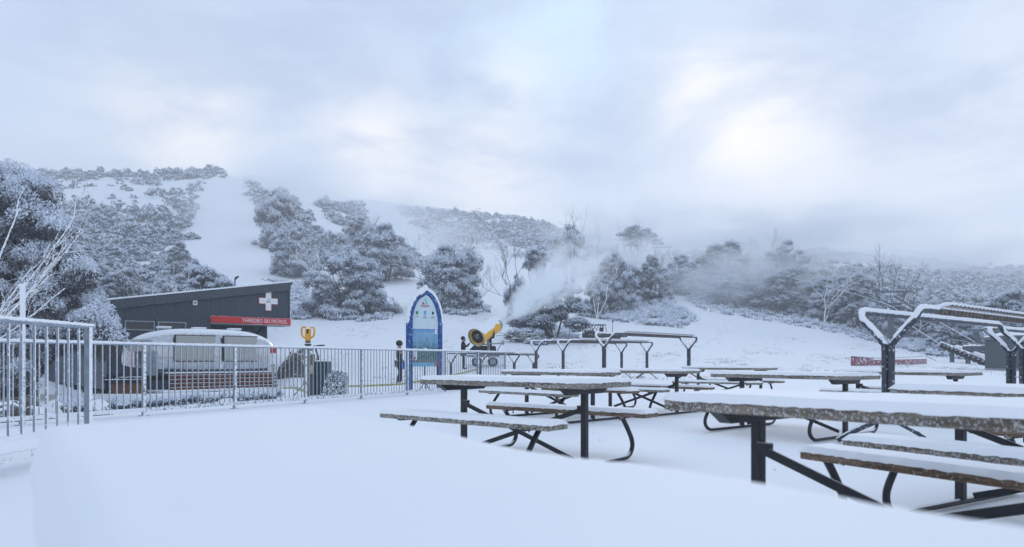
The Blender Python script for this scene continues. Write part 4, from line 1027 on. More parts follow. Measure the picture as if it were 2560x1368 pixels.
mb = MB(); corrm(mb, 0, hw, 0, .26, hh); corrm(mb, 0, hw, 0, .26, hh, 'y', -1); corrm(mb, 0, hw, hw, .26, hh, 'y', 1); corrm(mb, 0, hw, hw, .26, hh, 'x', 1); mb.build('wall', HUTM, t)
mb = MB(); mb.box((hw / 2, hw / 2, .13), (hw + .04, hw + .04, .25)); mb.build('plinth', GREYM, t)
mb = MB(); mb.box((hw / 2, hw / 2, hh + .06), (hw + .16, hw + .16, .16), bev=.01); rf = mb.build('eave', HUTM, t)
e = -.07; mb = MB(); mb._a([(e, e, hh + .145), (hw - e, e, hh + .145), (hw - e, hw - e, hh + .145), (e, hw - e, hh + .145), (hw / 2, hw / 2, hh + .62)], [(0, 1, 4), (1, 2, 4), (2, 3, 4), (3, 0, 4)]); mb.build('roof', FASC, t)
e = -.05; mb = MB(); mb._a([(e, e, hh + .15), (hw - e, e, hh + .15), (hw - e, hw - e, hh + .15), (e, hw - e, hh + .15), (e, e, hh + .20), (hw - e, e, hh + .20), (hw - e, hw - e, hh + .20), (e, hw - e, hh + .20), (hw / 2, hw / 2, hh + .70)], [(4, 5, 8), (5, 6, 8), (6, 7, 8), (7, 4, 8), (0, 1, 5, 4), (1, 2, 6, 5), (2, 3, 7, 6), (3, 0, 4, 7)]); mb.build('snow_layer', SNOW, rf)

# ------------------------------------------------------------------ chairlift
def pylon(u, d, ytop, wpx, label, ydeck=None, detail=True):
    g = on(u, d, -.3); zt_ = P(u, ytop, d).z - g.z; W = wpx / F * d / 2; h2 = zt_ - (((ydeck - ytop) / F * d) if ydeck else W * .7)
    t = thing('lift_pylon', tuple(g), .0, label, 'lift pylon', 'chairlift pylons on the hill')
    k = W / 2.4
    mb = MB(); mb.tube([(0, 0, 0), (0, 0, h2)], [.42 * k, .34 * k], 14); mb.build('column', LIFT, t, True)
    mb = MB(); mb.beam((-W, 0, zt_), (W, 0, zt_), .22 * k, .22 * k); mb.beam((-W * .82, 0, zt_), (-W * .58, 0, h2), .2 * k, .2 * k); mb.beam((W * .82, 0, zt_), (W * .58, 0, h2), .2 * k, .2 * k); mb.beam((-W * .75, 0, h2), (W * .75, 0, h2), .26 * k, .3 * k)
    mb.build('crossarm', LIFT, t)
    if detail:
        for s in (-1, 1):
            mb = MB(); x = s * W * .72; dz = -.28
            mb.beam((x, -2.2, h2 + .10 - .9), (x, 2.2, h2 + .10 + .9), .12, .16)
            for i in range(8):
                y = -2.1 + .6 * i; mb.rev([(-.05, .02), (-.05, .22), (.05, .22), (.05, .02)], Matrix.Translation((x, y, h2 + .10 + y * .41 + .18)), 10)
            mb.build('sheave_row', LIFT, t)
            mb = MB(); x2 = x - s * .55
            for zz in (.35, .9): mb.tube([(x2, -2.3, h2 - .94 + zz), (x2, 2.3, h2 + .94 + zz)], .03, 5)
            for i in range(5): y = -2.3 + 1.15 * i; mb.tube([(x2, y, h2 + y * .41), (x2, y, h2 + y * .41 + .9)], .025, 5)
            mb.beam((x2 + .2 * s, -2.3, h2 - .94), (x2 + .2 * s, 2.3, h2 + .94), .4, .05); mb.build('walkway', LIFT, t)
        mb = MB()
        for x in (-W * .25, W * .25, 0): mb.tube([(x, -.3, h2), (x, -.3, h2 + 1.1)], .03, 5)
        mb.tube([(-W * .5, -.3, h2 + 1.1), (W * .5, -.3, h2 + 1.1)], .03, 5); mb.tube([(-W * .5, -.3, h2 + .6), (W * .5, -.3, h2 + .6)], .03, 5); mb.build('handrail', LIFT, t)
    return t
pylon(2227, 92, 729, 92, 'nearest lift pylon with crossarm and walkways above the big ski rack', 760)
pylon(1655, 165, 618, 48, 'misty lift pylon standing above the middle trees', 637, False)
pylon(1180, 470, 527, 12, 'tiny left lift pylon on the ridge skyline', 533, False)
pylon(1195, 480, 522, 14, 'tiny right lift pylon on the ridge skyline', 528, False)
for lab, pts in (('lower frosted lift rope running down left of the nearest pylon', [(1655, 636, 164), (1900, 676, 125), (2192, 752, 92), (2260, 802, 75), (2352, 862, 58)]),
                 ('upper frosted lift rope passing right of the nearest pylon', [(1668, 634, 166), (1980, 690, 120), (2262, 757, 92), (2340, 800, 74), (2442, 858, 60)])):
    mb = MB(); mb.tube(curve_pts([P(*q) for q in pts], 8), .035, 6); tag(mb.build('lift_rope', ROPE, None, True), lab, 'rope', 'chairlift haul ropes')
s0 = P(2352, 864, 58); s1 = P(2470, 912, 50)
t = thing('lift_bottom_station', (s0.x, s0.y, H(s0.x, s0.y)), 0, 'frosted chairlift loading station with a long row of sheave wheels beside the hut', 'lift station')
mb = MB(); mb.tube([s0 + Vector((0, 0, .25)), s1 + Vector((0, 0, .28))], .12, 8); mb.build('sheave_beam', LIFT, t, True, True)
for i in range(11):
    q = s0.lerp(s1, (i + .3) / 11); mb = MB(); M = Matrix.Translation(q) @ Matrix.Rotation(-math.pi / 2 + .25, 4, 'Z')
    mb.rev([(-.06, .05), (-.07, .20), (-.05, .23), (.05, .23), (.07, .20), (.06, .05)], M, 14, closed=True); mb.build('sheave_wheel', BLACKR, t, True, True)
mb = MB(); a = P(2392, 868, 60); b = P(2470, 897, 54); mb.tube([a, b], .22, 10); mb.tube([P(2418, 862, 61), P(2470, 870, 56)], .14, 8); mb.box(P(2436, 873, 57), (1.3, 1.3, .7), bev=.1); mb.build('drive_frame', LIFT, t, True, True)
mb = MB(); a = P(2368, 850, 61); b = P(2462, 868, 56)
for dz in (0, -.55): mb.tube([P(2378, 848, 61) + Vector((0, 0, dz)), P(2462, 864, 56) + Vector((0, 0, dz))], .035, 5)
for f in np.linspace(0, 1, 7): q = P(2378, 848, 61).lerp(P(2462, 864, 56), f); mb.tube([q, q + Vector((0, 0, -.9))], .03, 5)
mb.tube(curve_pts([P(2378, 848, 61), P(2368, 851, 61), P(2367, 858, 61)], 3), .035, 5); mb.build('handrail', LIFT, t, False, True)
mb = MB(); mb.beam(P(2449, 866, 58), P(2438, 828, 58), .32, .32); mb.beam(P(2424, 826, 58), P(2456, 826, 58), .16, .16); mb.tube([P(2456, 826, 58), P(2468, 848, 57)], .05, 6); mb.tube(curve_pts([P(2457, 828, 56), P(2459, 821, 56), P(2475, 820, 56)], 3), .09, 8); mb.build('mast', LIFT, t, False, True)
for (u, y, d) in ((2380, 878, 57), (2420, 890, 54), (2455, 900, 52)):
    mb = MB(); g = P(u, y, d); mb.beam(g, (g.x, g.y, H(g.x, g.y) - .2), .25, .25); mb.build('support_leg', LIFT, t, False, True)

# ------------------------------------------------------------------ vegetation
rng = np.random.RandomState(11)
def leaves(cl, n, ln, wd, rg, droop=.5, snow=.35, brown=False):
    """leaf blades gathered in clumps; those on the upper side of a clump carry snow"""
    cl = np.asarray([tuple(c) + (0.0,) * (5 - len(c)) for c in cl], float); wgt = cl[:, 3] ** 2; k = rg.choice(len(cl), n, p=wgt / wgt.sum())
    d = rg.normal(size=(n, 3)); d /= np.linalg.norm(d, axis=1)[:, None]
    rr = .45 + .62 * rg.rand(n) ** .6
    off = d * rr[:, None]; c = cl[k]
    p = c[:, :3] + off * c[:, 3:4]
    isn = (off[:, 2] * 1.0 + c[:, 4] * .05 + (rg.rand(n) - .5) * .6) > snow
    a = d * .7 + rg.normal(size=(n, 3)) * .6; a[:, 2] -= droop * np.where(isn, .35, 1.0)
    a /= np.linalg.norm(a, axis=1)[:, None]
    b = np.cross(a, rg.normal(size=(n, 3))); fl = np.cross(a, np.array([0, 0, 1.0])); fl += rg.normal(size=(n, 3)) * .55
    b = np.where(isn[:, None], fl, b); b -= a * (a * b).sum(1)[:, None]; b /= np.maximum(np.linalg.norm(b, axis=1)[:, None], 1e-6)
    L2 = (ln * (.6 + .8 * rg.rand(n)))[:, None] / 2; W2 = (wd * (.6 + .8 * rg.rand(n)) * np.where(isn, 1.25, 1.0))[:, None] / 2
    V = np.stack([p - a * L2, p + b * W2, p + a * L2, p - b * W2], 1).reshape(-1, 3)
    Q = np.arange(n * 4).reshape(n, 4)
    return V, Q, isn.astype(int)
def crown(W, D, Ht, z0, K, rg, shape='round', r0=.14, sub=14):
    lob = []
    for i in range(K):
        a = rg.rand() * 6.283; v = min(max((i + .5 + rg.normal() * K * .08) / K, 0), 1)
        if shape == 'round':
            z_ = 1 - v * 1.25; q = .80 + .26 * rg.rand() if rg.rand() < .78 else .3 + .3 * rg.rand()
            rad = math.sqrt(max(1 - z_ * z_, 0)); bx = 1 + .14 * math.sin(3 * a + 1.3) + .1 * math.sin(5 * a)
            lob.append((math.cos(a) * rad * W / 2 * q * bx * .88, math.sin(a) * rad * D / 2 * q * bx * .88, z0 + .5 + max(z_, -.06) * (Ht - z0 - .5 - r0 * W * .5) * q, r0 * W * (.5 + .9 * rg.rand() ** 1.4)))
        else:
            q = rg.rand() ** .5
            lob.append((math.cos(a) * W / 2 * q, math.sin(a) * D / 2 * q, Ht * (.93 - .22 * q * q) - .35 * Ht * (rg.rand() ** 2.5), r0 * W * (.6 + .7 * rg.rand())))
    cl = []
    for (x, y, z_, r_) in lob:
        for j in range(sub):
            d = rg.normal(size=3); d /= np.linalg.norm(d)
            if d[2] < -.5: d[2] *= -.7
            cl.append((x + d[0] * r_ * .8, y + d[1] * r_ * .8, z_ + d[2] * r_ * .8, r_ * (.30 + .30 * rg.rand()), d[2]))
    return cl
def limb_mesh(name, mb, m): 
    me = bpy.data.meshes.new(name); me.from_pydata(mb.v, [], mb.f); me.materials.append(m); me.update(); return me
def limbs(cl, rg, nst, rad, spread, twigs=10, Ht=6):
    mb = MB(); cl = sorted(cl, key=lambda c: -c[2]); 
    for i in range(nst):
        c = cl[int(rg.rand() * len(cl) * .8)]; a = rg.rand() * 6.28
        b = Vector((math.cos(a) * spread * rg.rand(), math.sin(a) * spread * rg.rand(), -.2)); e = Vector(c[:3])
        m1 = b.lerp(e, .35) + Vector((rg.normal() * .2, rg.normal() * .2, Ht * .08)); m2 = b.lerp(e, .7) + Vector((rg.normal() * .25, rg.normal() * .25, Ht * .05))
        pts = curve_pts([b, m1, m2, e], 4); n = len(pts); R = rad * (.6 + .7 * rg.rand())
        mb.tube(pts, [R * (1 - .8 * k / n) for k in range(n)], 6, cap=False)
        for k in range(2):
            s = pts[int(n * (.4 + .4 * rg.rand()))]; c2 = cl[int(rg.rand() * len(cl))]
            e2 = s.lerp(Vector(c2[:3]), .6) + Vector((0, 0, .3)); mb.tube([s, s.lerp(e2, .5) + Vector((0, 0, .15)), e2], [R * .4, R * .28, R * .12], 5, cap=False)
    return mb
def twigs(mb, rg, base, dirv, ln, r, depth):
    e = base + dirv * ln; md = base.lerp(e, .5) + Vector(rg.normal(size=3)) * ln * .07
    mb.tube([base, md, e], [r, r * .8, r * .6], 5, cap=False)
    if depth == 0: return
    for k in range(2 + (rg.rand() < .5)):
        d = (dirv + Vector(rg.normal(size=3)) * .42 + Vector((0, 0, .15))).normalized()
        s = md.lerp(e, rg.rand() * .9 + .1) if k else e
        twigs(mb, rg, s, d, ln * (.6 + .2 * rg.rand()), r * .62, depth - 1)
def gum_variant(seed, W, D, Ht, K, n, ln, wd, shape='round', z0=0.3, nst=7, rad=.14, spread=.8, mats=(LEAF, LEAFS), r0=.14, dead=0, snow=.35, droop=.5):
    rg = np.random.RandomState(seed); cl = crown(W, D, Ht, z0, K, rg, shape, r0)
    V, Q, mi = leaves(cl, n, ln, wd, rg, droop, snow)
    cme = npmesh('crown', V, Q, mi, mats)
    mb = limbs(cl, rg, nst, rad, spread, Ht=Ht)
    for k in range(dead):
        a = rg.rand() * 6.28; dv = Vector((math.cos(a) * .35, math.sin(a) * .35, 1)).normalized()
        twigs(mb, rg, Vector((math.cos(a) * W * .25 * rg.rand(), math.sin(a) * W * .2, Ht * .5)), dv, Ht * .30, .055, 3)
    return cme, limb_mesh('trunk', mb, BARK)
SN = -.04
GV = [gum_variant(21, 11.5, 9, 8.6, 84, 90000, .24, .095, nst=12, z0=-.2, dead=1, r0=.105, snow=SN),
      gum_variant(22, 9.5, 8, 7.6, 68, 72000, .24, .095, nst=10, z0=.0, dead=2, r0=.115, snow=SN),
      gum_variant(23, 7.5, 7, 8.2, 50, 50000, .24, .095, nst=9, z0=1.0, dead=1, r0=.13, snow=SN),
      gum_variant(24, 8.5, 7, 6.4, 52, 54000, .24, .095, nst=9, z0=-.1, mats=(LEAFB, LEAFS), r0=.125, snow=SN),
      gum_variant(25, 6.5, 6, 9.5, 40, 42000, .24, .095, nst=8, z0=2.2, r0=.14, dead=1, snow=SN)]
UV = [gum_variant(31, 5.6, 4.5, 9.5, 12, 9500, .24, .09, 'umb', nst=9, rad=.11, spread=.3, r0=.15, dead=1, snow=.10),
      gum_variant(32, 7.4, 5.5, 12.0, 15, 11000, .28, .10, 'umb', nst=10, rad=.13, spread=.4, r0=.12, dead=2, snow=.10)]
ntree = [0]
def tree(var, x, y, s, rz, label, group=None, name='snow_gum', sz=None, dz=-.1):
    t = thing(name, (x, y, H(x, y) + dz), rz, label, 'tree', group); t.scale = (s, s, sz if sz else s)
    link('crown', var[0], t); link('trunk', var[1], t); return t
EXT = {}
def tree_px(var, u, yb, ytop, wpx, label, rz, d=None, group=None, vW=8, vH=8, **k):
    d = d or dist_at(u, yb); 
    if d is None: d = 120
    g = on(u, d); h = P(u, ytop, d).z - g.z
    if var[0].name not in EXT:
        co = np.empty(len(var[0].vertices) * 3, np.float32); var[0].vertices.foreach_get('co', co); co = co.reshape(-1, 3)
        EXT[var[0].name] = (np.percentile(np.abs(co[:, 0]), 98.5) * 2, np.percentile(co[:, 2], 99.5))
    vW, vH = EXT[var[0].name]
    return tree(var, g.x, g.y, wpx / F * d / vW, rz, label, group, sz=h / vH, **k)
tree_px(GV[0], 865, 793, 622, 232, 'wide dark snow gum thicket left of the arched sign, reaching the ground', .4, vW=12.5, vH=9.0)
tree_px(GV[1], 1115, 772, 618, 205, 'dark rounded snow gum thicket right behind the arched sign', 2.0, vW=10.5, vH=8.0)
tree_px(GV[2], 962, 705, 562, 150, 'mid height snow gum between and behind the two dark thickets', 1.0, vW=8.5, vH=8.6)
tree_px(GV[1], 900, 650, 545, 120, 'snow gum clump up the slope above the left dark thicket', 3.1, vW=10.5, vH=8)
tree_px(GV[0], 730, 690, 560, 150, 'misty snow gum clump at the right edge of the left piste', 5.0, vW=12.5, vH=9)
tree_px(GV[3], 690, 620, 480, 130, 'misty snow gum high on the right edge of the left piste', 1.0, vW=9, vH=6.8)
tree_px(GV[4], 1378, 845, 690, 185, 'upright gum clump with bare trunks right of the snow gun', 1.2, vW=7.6, vH=10, d=64)
tree_px(UV[0], 1352, 800, 618, 95, 'slim gum with small dark crown behind the snow plume', .6, vW=7, vH=10, d=84)
tree_px(GV[3], 1290, 790, 690, 80, 'low leaning gum crown at the left side of the snow plume', .6, vW=9, vH=6.8, d=84)
tree_px(UV[1], 1428, 730, 560, 112, 'dark crooked gum standing high against the sky behind the plume', 2.6, vW=8.5, vH=12.5, d=118)
tree_px(UV[1], 1585, 720, 566, 140, 'tall pale gum with umbrella crown fading in mist', 5.2, vW=8.5, vH=12.5, d=235)
tree_px(GV[0], 1545, 762, 640, 160, 'snow gum thicket on the heath island behind the utility vehicle', 2.2, vW=12.5, vH=9, d=122)
tree_px(GV[2], 1628, 752, 640, 95, 'narrow snow gum at the right end of the heath island thicket', 4.2, vW=8.5, vH=8.6, d=126)
tree_px(GV[3], 1490, 770, 690, 80, 'small snow gum at the left end of the heath island thicket', 3.2, vW=9, vH=6.8, d=115)
tree_px(UV[0], 1812, 770, 606, 110, 'tall umbrella gum in the mist at the left of the right forest', 1.9, vW=7, vH=10, d=135)
tree_px(UV[1], 1962, 790, 600, 105, 'tallest umbrella gum above the middle of the right forest', .3, vW=8.5, vH=12.5, d=122)
def dead_tree(u, d, ytop, label, seed, lean=0.0, r=.10, n=3, group=None):
    rg = np.random.RandomState(seed); g = on(u, d, -.2); h = P(u, ytop, d).z - g.z; mb = MB()
    for k in range(n):
        a = rg.rand() * 6.28; dv = Vector((math.cos(a) * .28 + lean, math.sin(a) * .28, 1)).normalized(); twigs(mb, rg, Vector((0, 0, 0)), dv, h * .42, r, 4)
    t = thing('bare_tree', tuple(g), 0, label, 'tree', group); link('branches', limb_mesh('branches', mb, BARKW if seed % 2 else BARK), t); return t
dead_tree(1075, 93, 588, 'bare grey branches rising above the right dark thicket', 41)
dead_tree(1188, 90, 650, 'bare branch sticking out right of the right dark thicket', 43, .2, .08, 2)
dead_tree(800, 100, 585, 'bare leaning branches above the left dark thicket', 45, -.2)
dead_tree(1300, 80, 630, 'two long bare poles leaning left of the snow plume', 46, -.35, .08, 2)
dead_tree(1492, 112, 565, 'bare thin tree right of the dark crooked gum', 47, .1, .08)
dead_tree(2225, 105, 640, 'bare dark tree rising above the nearest lift pylon', 48, -.1, .11, 2)
dead_tree(1880, 125, 640, 'pale bare tree between the two umbrella gums', 49)
dead_tree(2290, 100, 690, 'pale bare tree right of the nearest lift pylon', 51, .2, .08)
dead_tree(2060, 110, 650, 'bare tree leaning over the right forest', 53, .2)
dead_tree(415, 58, 655, 'pale bare sapling above the ski patrol roof', 55, .05, .06, 2)
# big near gum at the left edge with long weeping leaves
rg = np.random.RandomState(77); cl = []
for i in range(330):
    u = rg.uniform(-330, 262) if i < 260 else rg.uniform(-330, 130); 
    top = np.interp(u, [-330, 0, 60, 110, 150, 175, 220, 262], [340, 372, 405, 435, 500, 575, 650, 765]); bot = np.interp(u, [-330, 110, 140, 262], [975, 955, 880, 850])
    y = top + 26 + (bot - top) * rg.rand() ** 1.15; d = rg.uniform(17.5, 23)
    p = P(u, y, d); cl.append((p.x, p.y, p.z, .26 + .32 * rg.rand()))
tb = on(20, 21)
cl0 = [(c[0] - tb.x, c[1] - tb.y, c[2] - tb.z, c[3]) for c in cl]
t = thing('weeping_gum', tuple(tb), 0, 'large near gum tree with frosted weeping leaves filling the left edge', 'tree')
V, Q, mi = leaves(cl0, 300000, .105, .026, rg, .8, -.02); link('crown', npmesh('crown', V, Q, mi, (LEAFB, LEAFS)), t)
mb = limbs(cl0, rg, 26, .10, .7, Ht=7); link('trunk', limb_mesh('trunk', mb, BARK), t)
# bare rimed tree in front of it, branches sweeping in from the left edge
rg = np.random.RandomState(5); g = on(-190, 11.5)
t = thing('rimed_bare_tree', tuple(g), 0, 'bare branches thick with rime sweeping in from the left edge', 'tree'); mb = MB()
for k in range(8):
    y1 = 540 + k * 27 + rg.randint(-12, 12); u1 = 40 + rg.rand() * 170
    e = P(u1, y1 - 10, 11.5 + rg.uniform(-1, 1)) - g; b = Vector((0, 0, .9 + .03 * k)); m1 = b.lerp(e, .45) + Vector((.1, 0, -.25)); pts = curve_pts([b, m1, e], 7); n = len(pts)
    mb.tube(pts, [.034 * (1 - .75 * i / n) for i in range(n)], 7, cap=False)
    for j in range(4):
        s = pts[int(n * (.3 + .65 * rg.rand()))]; dv = ((e - b).normalized() + Vector((rg.normal() * .25, rg.normal() * .3, .35 + rg.normal() * .3))).normalized()
        twigs(mb, rg, s, dv, .36 + .3 * rg.rand(), .011, 1)
mb.tube([(0, 0, -.1), (0, 0, 1.6)], [.16, .10], 10); link('branches', limb_mesh('branches', mb, BARKW), t)

# scattered trees on the lower slopes
def zone_left(u, y): return u < 545 and 560 < y
placed = []
def ok(x, y, r):
    for (a, b, c) in placed:
        if (a - x) ** 2 + (b - y) ** 2 < (r + c) ** 2 * .42: return False
    placed.append((x, y, r)); return True
EDGE_U = [1690, 1760, 1900, 2050, 2200, 2330, 2450, 2700]; EDGE_Y = [740, 765, 785, 812, 850, 880, 903, 915]
rg = np.random.RandomState(8); nl = nr = 0
for it in range(6000):
    if it % 2 == 0:
        d = 42 + 95 * rg.rand(); u = rg.uniform(-420, 545)
        g = on(u, d); y = HY - F * (g.z - H0) / d
        if u > 480 and y < 740: continue
        if u > 440 and d < 62: continue
        if 330 < u < 470 and 590 < y < 680 and rg.rand() < .5: continue
        lab, grp, v = 'frosted snow gum in the dense stand behind the ski patrol building', 'snow gums behind the ski patrol building', GV[[1, 2, 3, 4, 2][rg.randint(5)]]
        s = .62 + .25 * rg.rand(); lim = 60; cnt = nl
        if d < 60: s *= .8
    else:
        u = rg.uniform(1700, 2700); ye = np.interp(u, EDGE_U, EDGE_Y); d0 = dist_at(u, ye) 
        if d0 is None: continue
        d = d0 + 3 + 75 * rg.rand() ** 1.5; g = on(u, d)
        lab, grp, v = 'frosted snow gum in the misty forest along the right side of the piste', 'snow gums of the right forest', GV[[1, 2, 3, 4, 4, 2][rg.randint(6)]]
        s = .72 + .32 * rg.rand(); lim = 85; cnt = nr
        if 2165 < u < 2300 and d < 100: continue
        if u > 2300: s *= .8
    if cnt >= lim or not ok(g.x, g.y, 3.6 * s): continue
    tree(v, g.x, g.y, s, rg.rand() * 6.28, lab, grp, sz=s * (.8 + .25 * rg.rand()))
    if it % 2 == 0: nl += 1
    else: nr += 1

# hillside shrubs: three hundred single ones, the rest one mass
def inpoly(u, y, P_):
    c = False; j = len(P_) - 1
    for i in range(len(P_)):
        if (P_[i][1] > y) != (P_[j][1] > y) and u < (P_[j][0] - P_[i][0]) * (y - P_[i][1]) / (P_[j][1] - P_[i][1]) + P_[i][0]: c = not c
        j = i
    return c
PISTES = [[(535, 435), (612, 445), (636, 500), (660, 560), (682, 620), (712, 690), (760, 760), (540, 780), (500, 700), (462, 650), (385, 635), (458, 600), (478, 560), (492, 500)],
          [(735, 500), (790, 512), (862, 575), (895, 625), (820, 610), (775, 560)],
          [(905, 505), (990, 515), (1060, 590), (1120, 660), (1060, 650), (960, 600), (915, 560)],
          [(1200, 640), (1255, 630), (1330, 660), (1345, 800), (1180, 800), (1210, 700)],
          [(600, 440), (690, 430), (920, 500), (900, 512), (740, 500), (640, 470)]]
def dens(u, y, d):
    q = dens0(u, y, d)
    if q <= 0: return 0
    x = (u - CX) / F * d
    f = math.sin(x * .045 + 1.2 * math.sin(d * .021)) + math.sin(d * .038 + 1.1 * math.sin(x * .03 + 2)) + .7 * math.sin(x * .11 - d * .07)
    return q * (1.0 if f > -.35 else .38 if f > -1.0 else .10)
def dens0(u, y, d):
    if y > 720 and 540 < u < 1690: return 0
    if 560 < u < 1700:
        lo = np.interp(u, [560, 700, 760, 980, 1000, 1220, 1340, 1440, 1690, 1700], [700, 690, 690, 690, 680, 660, 660, 690, 700, 700])
        if y > lo: return 0
    if u >= 1690 and y > np.interp(u, EDGE_U, EDGE_Y) - 8: return 0
    for p in PISTES:
        if inpoly(u, y, p): return 0
    if 120 < u < 540 and y < 520: return .16 if y > 452 else .8
    if u > 1700: return .8 if y > 640 else .35
    if 1000 < u < 1340 and y < 545: return 1
    if d > 420: return .3
    return .8
VV = V_ground; uu_ = CX + F * VV[:, 0] / np.maximum(VV[:, 1], 1); yy_ = HY - F * (VV[:, 2] - H0) / np.maximum(VV[:, 1], 1)
att = GND.data.attributes.new('scrubby', 'FLOAT', 'POINT')
att.data.foreach_set('value', np.array([dens(a_, b_, c_) if (c_ > 60 and -700 < a_ < 3300) else 0.0 for a_, b_, c_ in zip(uu_, yy_, VV[:, 1])], dtype=np.float32))
def bushmesh(seed, n=1500, K=9):
    rg = np.random.RandomState(seed); cl = crown(5.0, 4.8, 3.3, -.2, K, rg, 'round', .19, 8); V, Q, mi = leaves(cl, n, .46, .20, rg, .3, .05); return V, Q, mi
BV = [bushmesh(s) for s in (61, 62, 63, 64, 65)]
BM = [npmesh('shrub', *b, (LEAF, LEAFS)) for b in BV]
rg = np.random.RandomState(17); cand = []
occ = {}
for it in range(90000):
    d = math.sqrt(rg.uniform(115 ** 2, 600 ** 2)) if rg.rand() < .8 else rg.uniform(115, 300)
    u = rg.uniform(-250, 2750); x = (u - CX) / F * d; z_ = H(x, d); y = HY - F * (z_ - H0) / d
    if rg.rand() > dens(u, y, d): continue
    cell = 2.6 if d < 190 else 4.1
    key = (int(x / cell + .8 * math.sin(d)), int(d / cell / 1.15 + .5 * math.sin(x * 1.3)), d < 190)
    if key in occ: continue
    occ[key] = 1; s = .42 + .8 * rg.rand() ** 1.6
    if d > 190: s *= 1.3
    cand.append((d, x, z_, s, rg.rand() * 6.28, rg.randint(5)))
    if len(cand) > 7600: break
cand.sort(); Vs, Qs, Ms, o_ = [], [], [], 0
for i, (d, x, z_, s, rz, v) in enumerate(cand):
    if i < 300:
        o = link('hillside_shrub', BM[v]); o.location = (x, d, z_ - .15); o.rotation_euler = (0, 0, rz); o.scale = (s, s, s * (.65 + .5 * ((i * 37) % 11) / 10))
        tag(o, 'rounded snow dusted shrub on the hillsides above the trees', 'shrub', 'shrubs on the hillsides')
    else:
        V, Q, mi = BV[v]; st, kk = (2, 1.35) if d < 240 else (3, 1.6); V4 = V.reshape(-1, 4, 3)[i % st::st]; mk = mi[i % st::st]
        c_, s_ = math.cos(rz), math.sin(rz); nq = len(V4); cc0 = V4.mean(1, keepdims=True)
        W_ = (((V4 - cc0) * kk + cc0) * s * np.array([1, 1, .6 + .55 * ((i * 37) % 11) / 10])).reshape(-1, 3)
        W2_ = np.stack([W_[:, 0] * c_ - W_[:, 1] * s_ + x, W_[:, 0] * s_ + W_[:, 1] * c_ + d, W_[:, 2] + z_ - .15], 1)
        Vs.append(W2_); Qs.append(np.arange(nq * 4).reshape(-1, 4) + o_); Ms.append(mk); o_ += nq * 4
print('shrubs', len(cand), 'quads', o_ // 4)
tag(link('far_scrub', npmesh('far_scrub', np.concatenate(Vs), np.concatenate(Qs), np.concatenate(Ms), (LEAF, LEAFS))), 'dense snow dusted scrub covering the far hillsides', 'scrub', kind='stuff')

# heath: knee high snowy scrub below the thickets
def heath(name, label, polys, n_cl, leaf_n, size, seed, rad=(.25, .55)):
    rg = np.random.RandomState(seed); cl = []; tries = 0
    while len(cl) < n_cl and tries < 60000:
        tries += 1; po, dr = polys[rg.randint(len(polys))]; us = [p[0] for p in po]; d = rg.uniform(*dr); u = rg.uniform(min(us), max(us)); g = on(u, d); y = HY - F * (g.z - H0) / d
        if inpoly(u, y, po): cl.append((g.x, g.y, g.z + .12, rg.uniform(*rad)))
    V, Q, mi = leaves(cl, leaf_n, size, size * .42, rg, .1, .12)
    tag(link(name, npmesh(name, V, Q, mi, (LEAF, LEAFS))), label, 'heath', kind='stuff')
heath('heath', 'low snowy heath below the thicket on the island behind the utility vehicle', [([(1440, 790), (1450, 745), (1660, 742), (1745, 800), (1700, 822), (1560, 806)], (80, 140))], 900, 60000, .26, 91, (.35, .8))
heath('heath', 'low snowy heath skirting the two dark thickets by the arched sign', [([(740, 775), (760, 760), (990, 765), (975, 800), (880, 806), (760, 790)], (70, 110)), ([(1010, 775), (1030, 765), (1225, 765), (1230, 780), (1150, 792)], (70, 115))], 360, 26000, .24, 92, (.3, .6))
heath('heath', 'low snowy heath beneath the upright gum clump right of the snow gun', [([(1260, 845), (1300, 820), (1440, 822), (1450, 852), (1340, 866)], (48, 90))], 260, 16000, .20, 93, (.2, .45))
heath('heath', 'band of low snowy heath along the foot of the right forest', [([(1700, 745), (1760, 745), (2050, 790), (2330, 858), (2500, 895), (2500, 912), (2330, 890), (2050, 825), (1760, 778)], (60, 150))], 800, 44000, .26, 94, (.3, .65))
heath('heath', 'patch of snowy heath on the slope above the ski patrol building roof', [([(650, 700), (700, 685), (770, 700), (770, 800), (730, 800), (725, 720)], (70, 135))], 260, 15000, .24, 96, (.2, .45))
heath('rockery_shrub', 'frosted twiggy weeds along the foot of the fence by the caravan', [([(150, 1000), (200, 985), (420, 1000), (460, 1015), (330, 1030), (160, 1040)], (11, 17)), ([(420, 1000), (700, 990), (690, 1004), (430, 1018)], (14, 24))], 150, 15000, .06, 95, (.05, .16))
# grass tufts pricking through the snow
rg = np.random.RandomState(55); N = 5200; Vt = []; 
dd = 24 + 100 * rg.rand(N) ** 1.1; uu = rg.uniform(540, 2560, N); cxn = np.sin(uu * .013 + dd * .22) + np.sin(uu * .031 - dd * .11) + rg.normal(size=N) * .5
sel = cxn > .55; dd = dd[sel]; uu = uu[sel]; X = (uu - CX) / F * dd; Zt = Hn(X, dd); M_ = 7
X = np.repeat(X, M_) + rg.normal(size=len(dd) * M_) * .16; Y = np.repeat(dd, M_) + rg.normal(size=len(dd) * M_) * .16; Zt = np.repeat(Zt, M_)
h_ = .035 + .07 * rg.rand(len(X)); a_ = rg.rand(len(X)) * 6.28; wv = .010; lx = rg.normal(size=len(X)) * .05; ly = rg.normal(size=len(X)) * .05
V = np.stack([np.stack([X - np.cos(a_) * wv, Y - np.sin(a_) * wv, Zt - .02], 1), np.stack([X + np.cos(a_) * wv, Y + np.sin(a_) * wv, Zt - .02], 1),
              np.stack([X + lx + .004, Y + ly, Zt + h_], 1), np.stack([X + lx - .004, Y + ly, Zt + h_], 1)], 1).reshape(-1, 3)
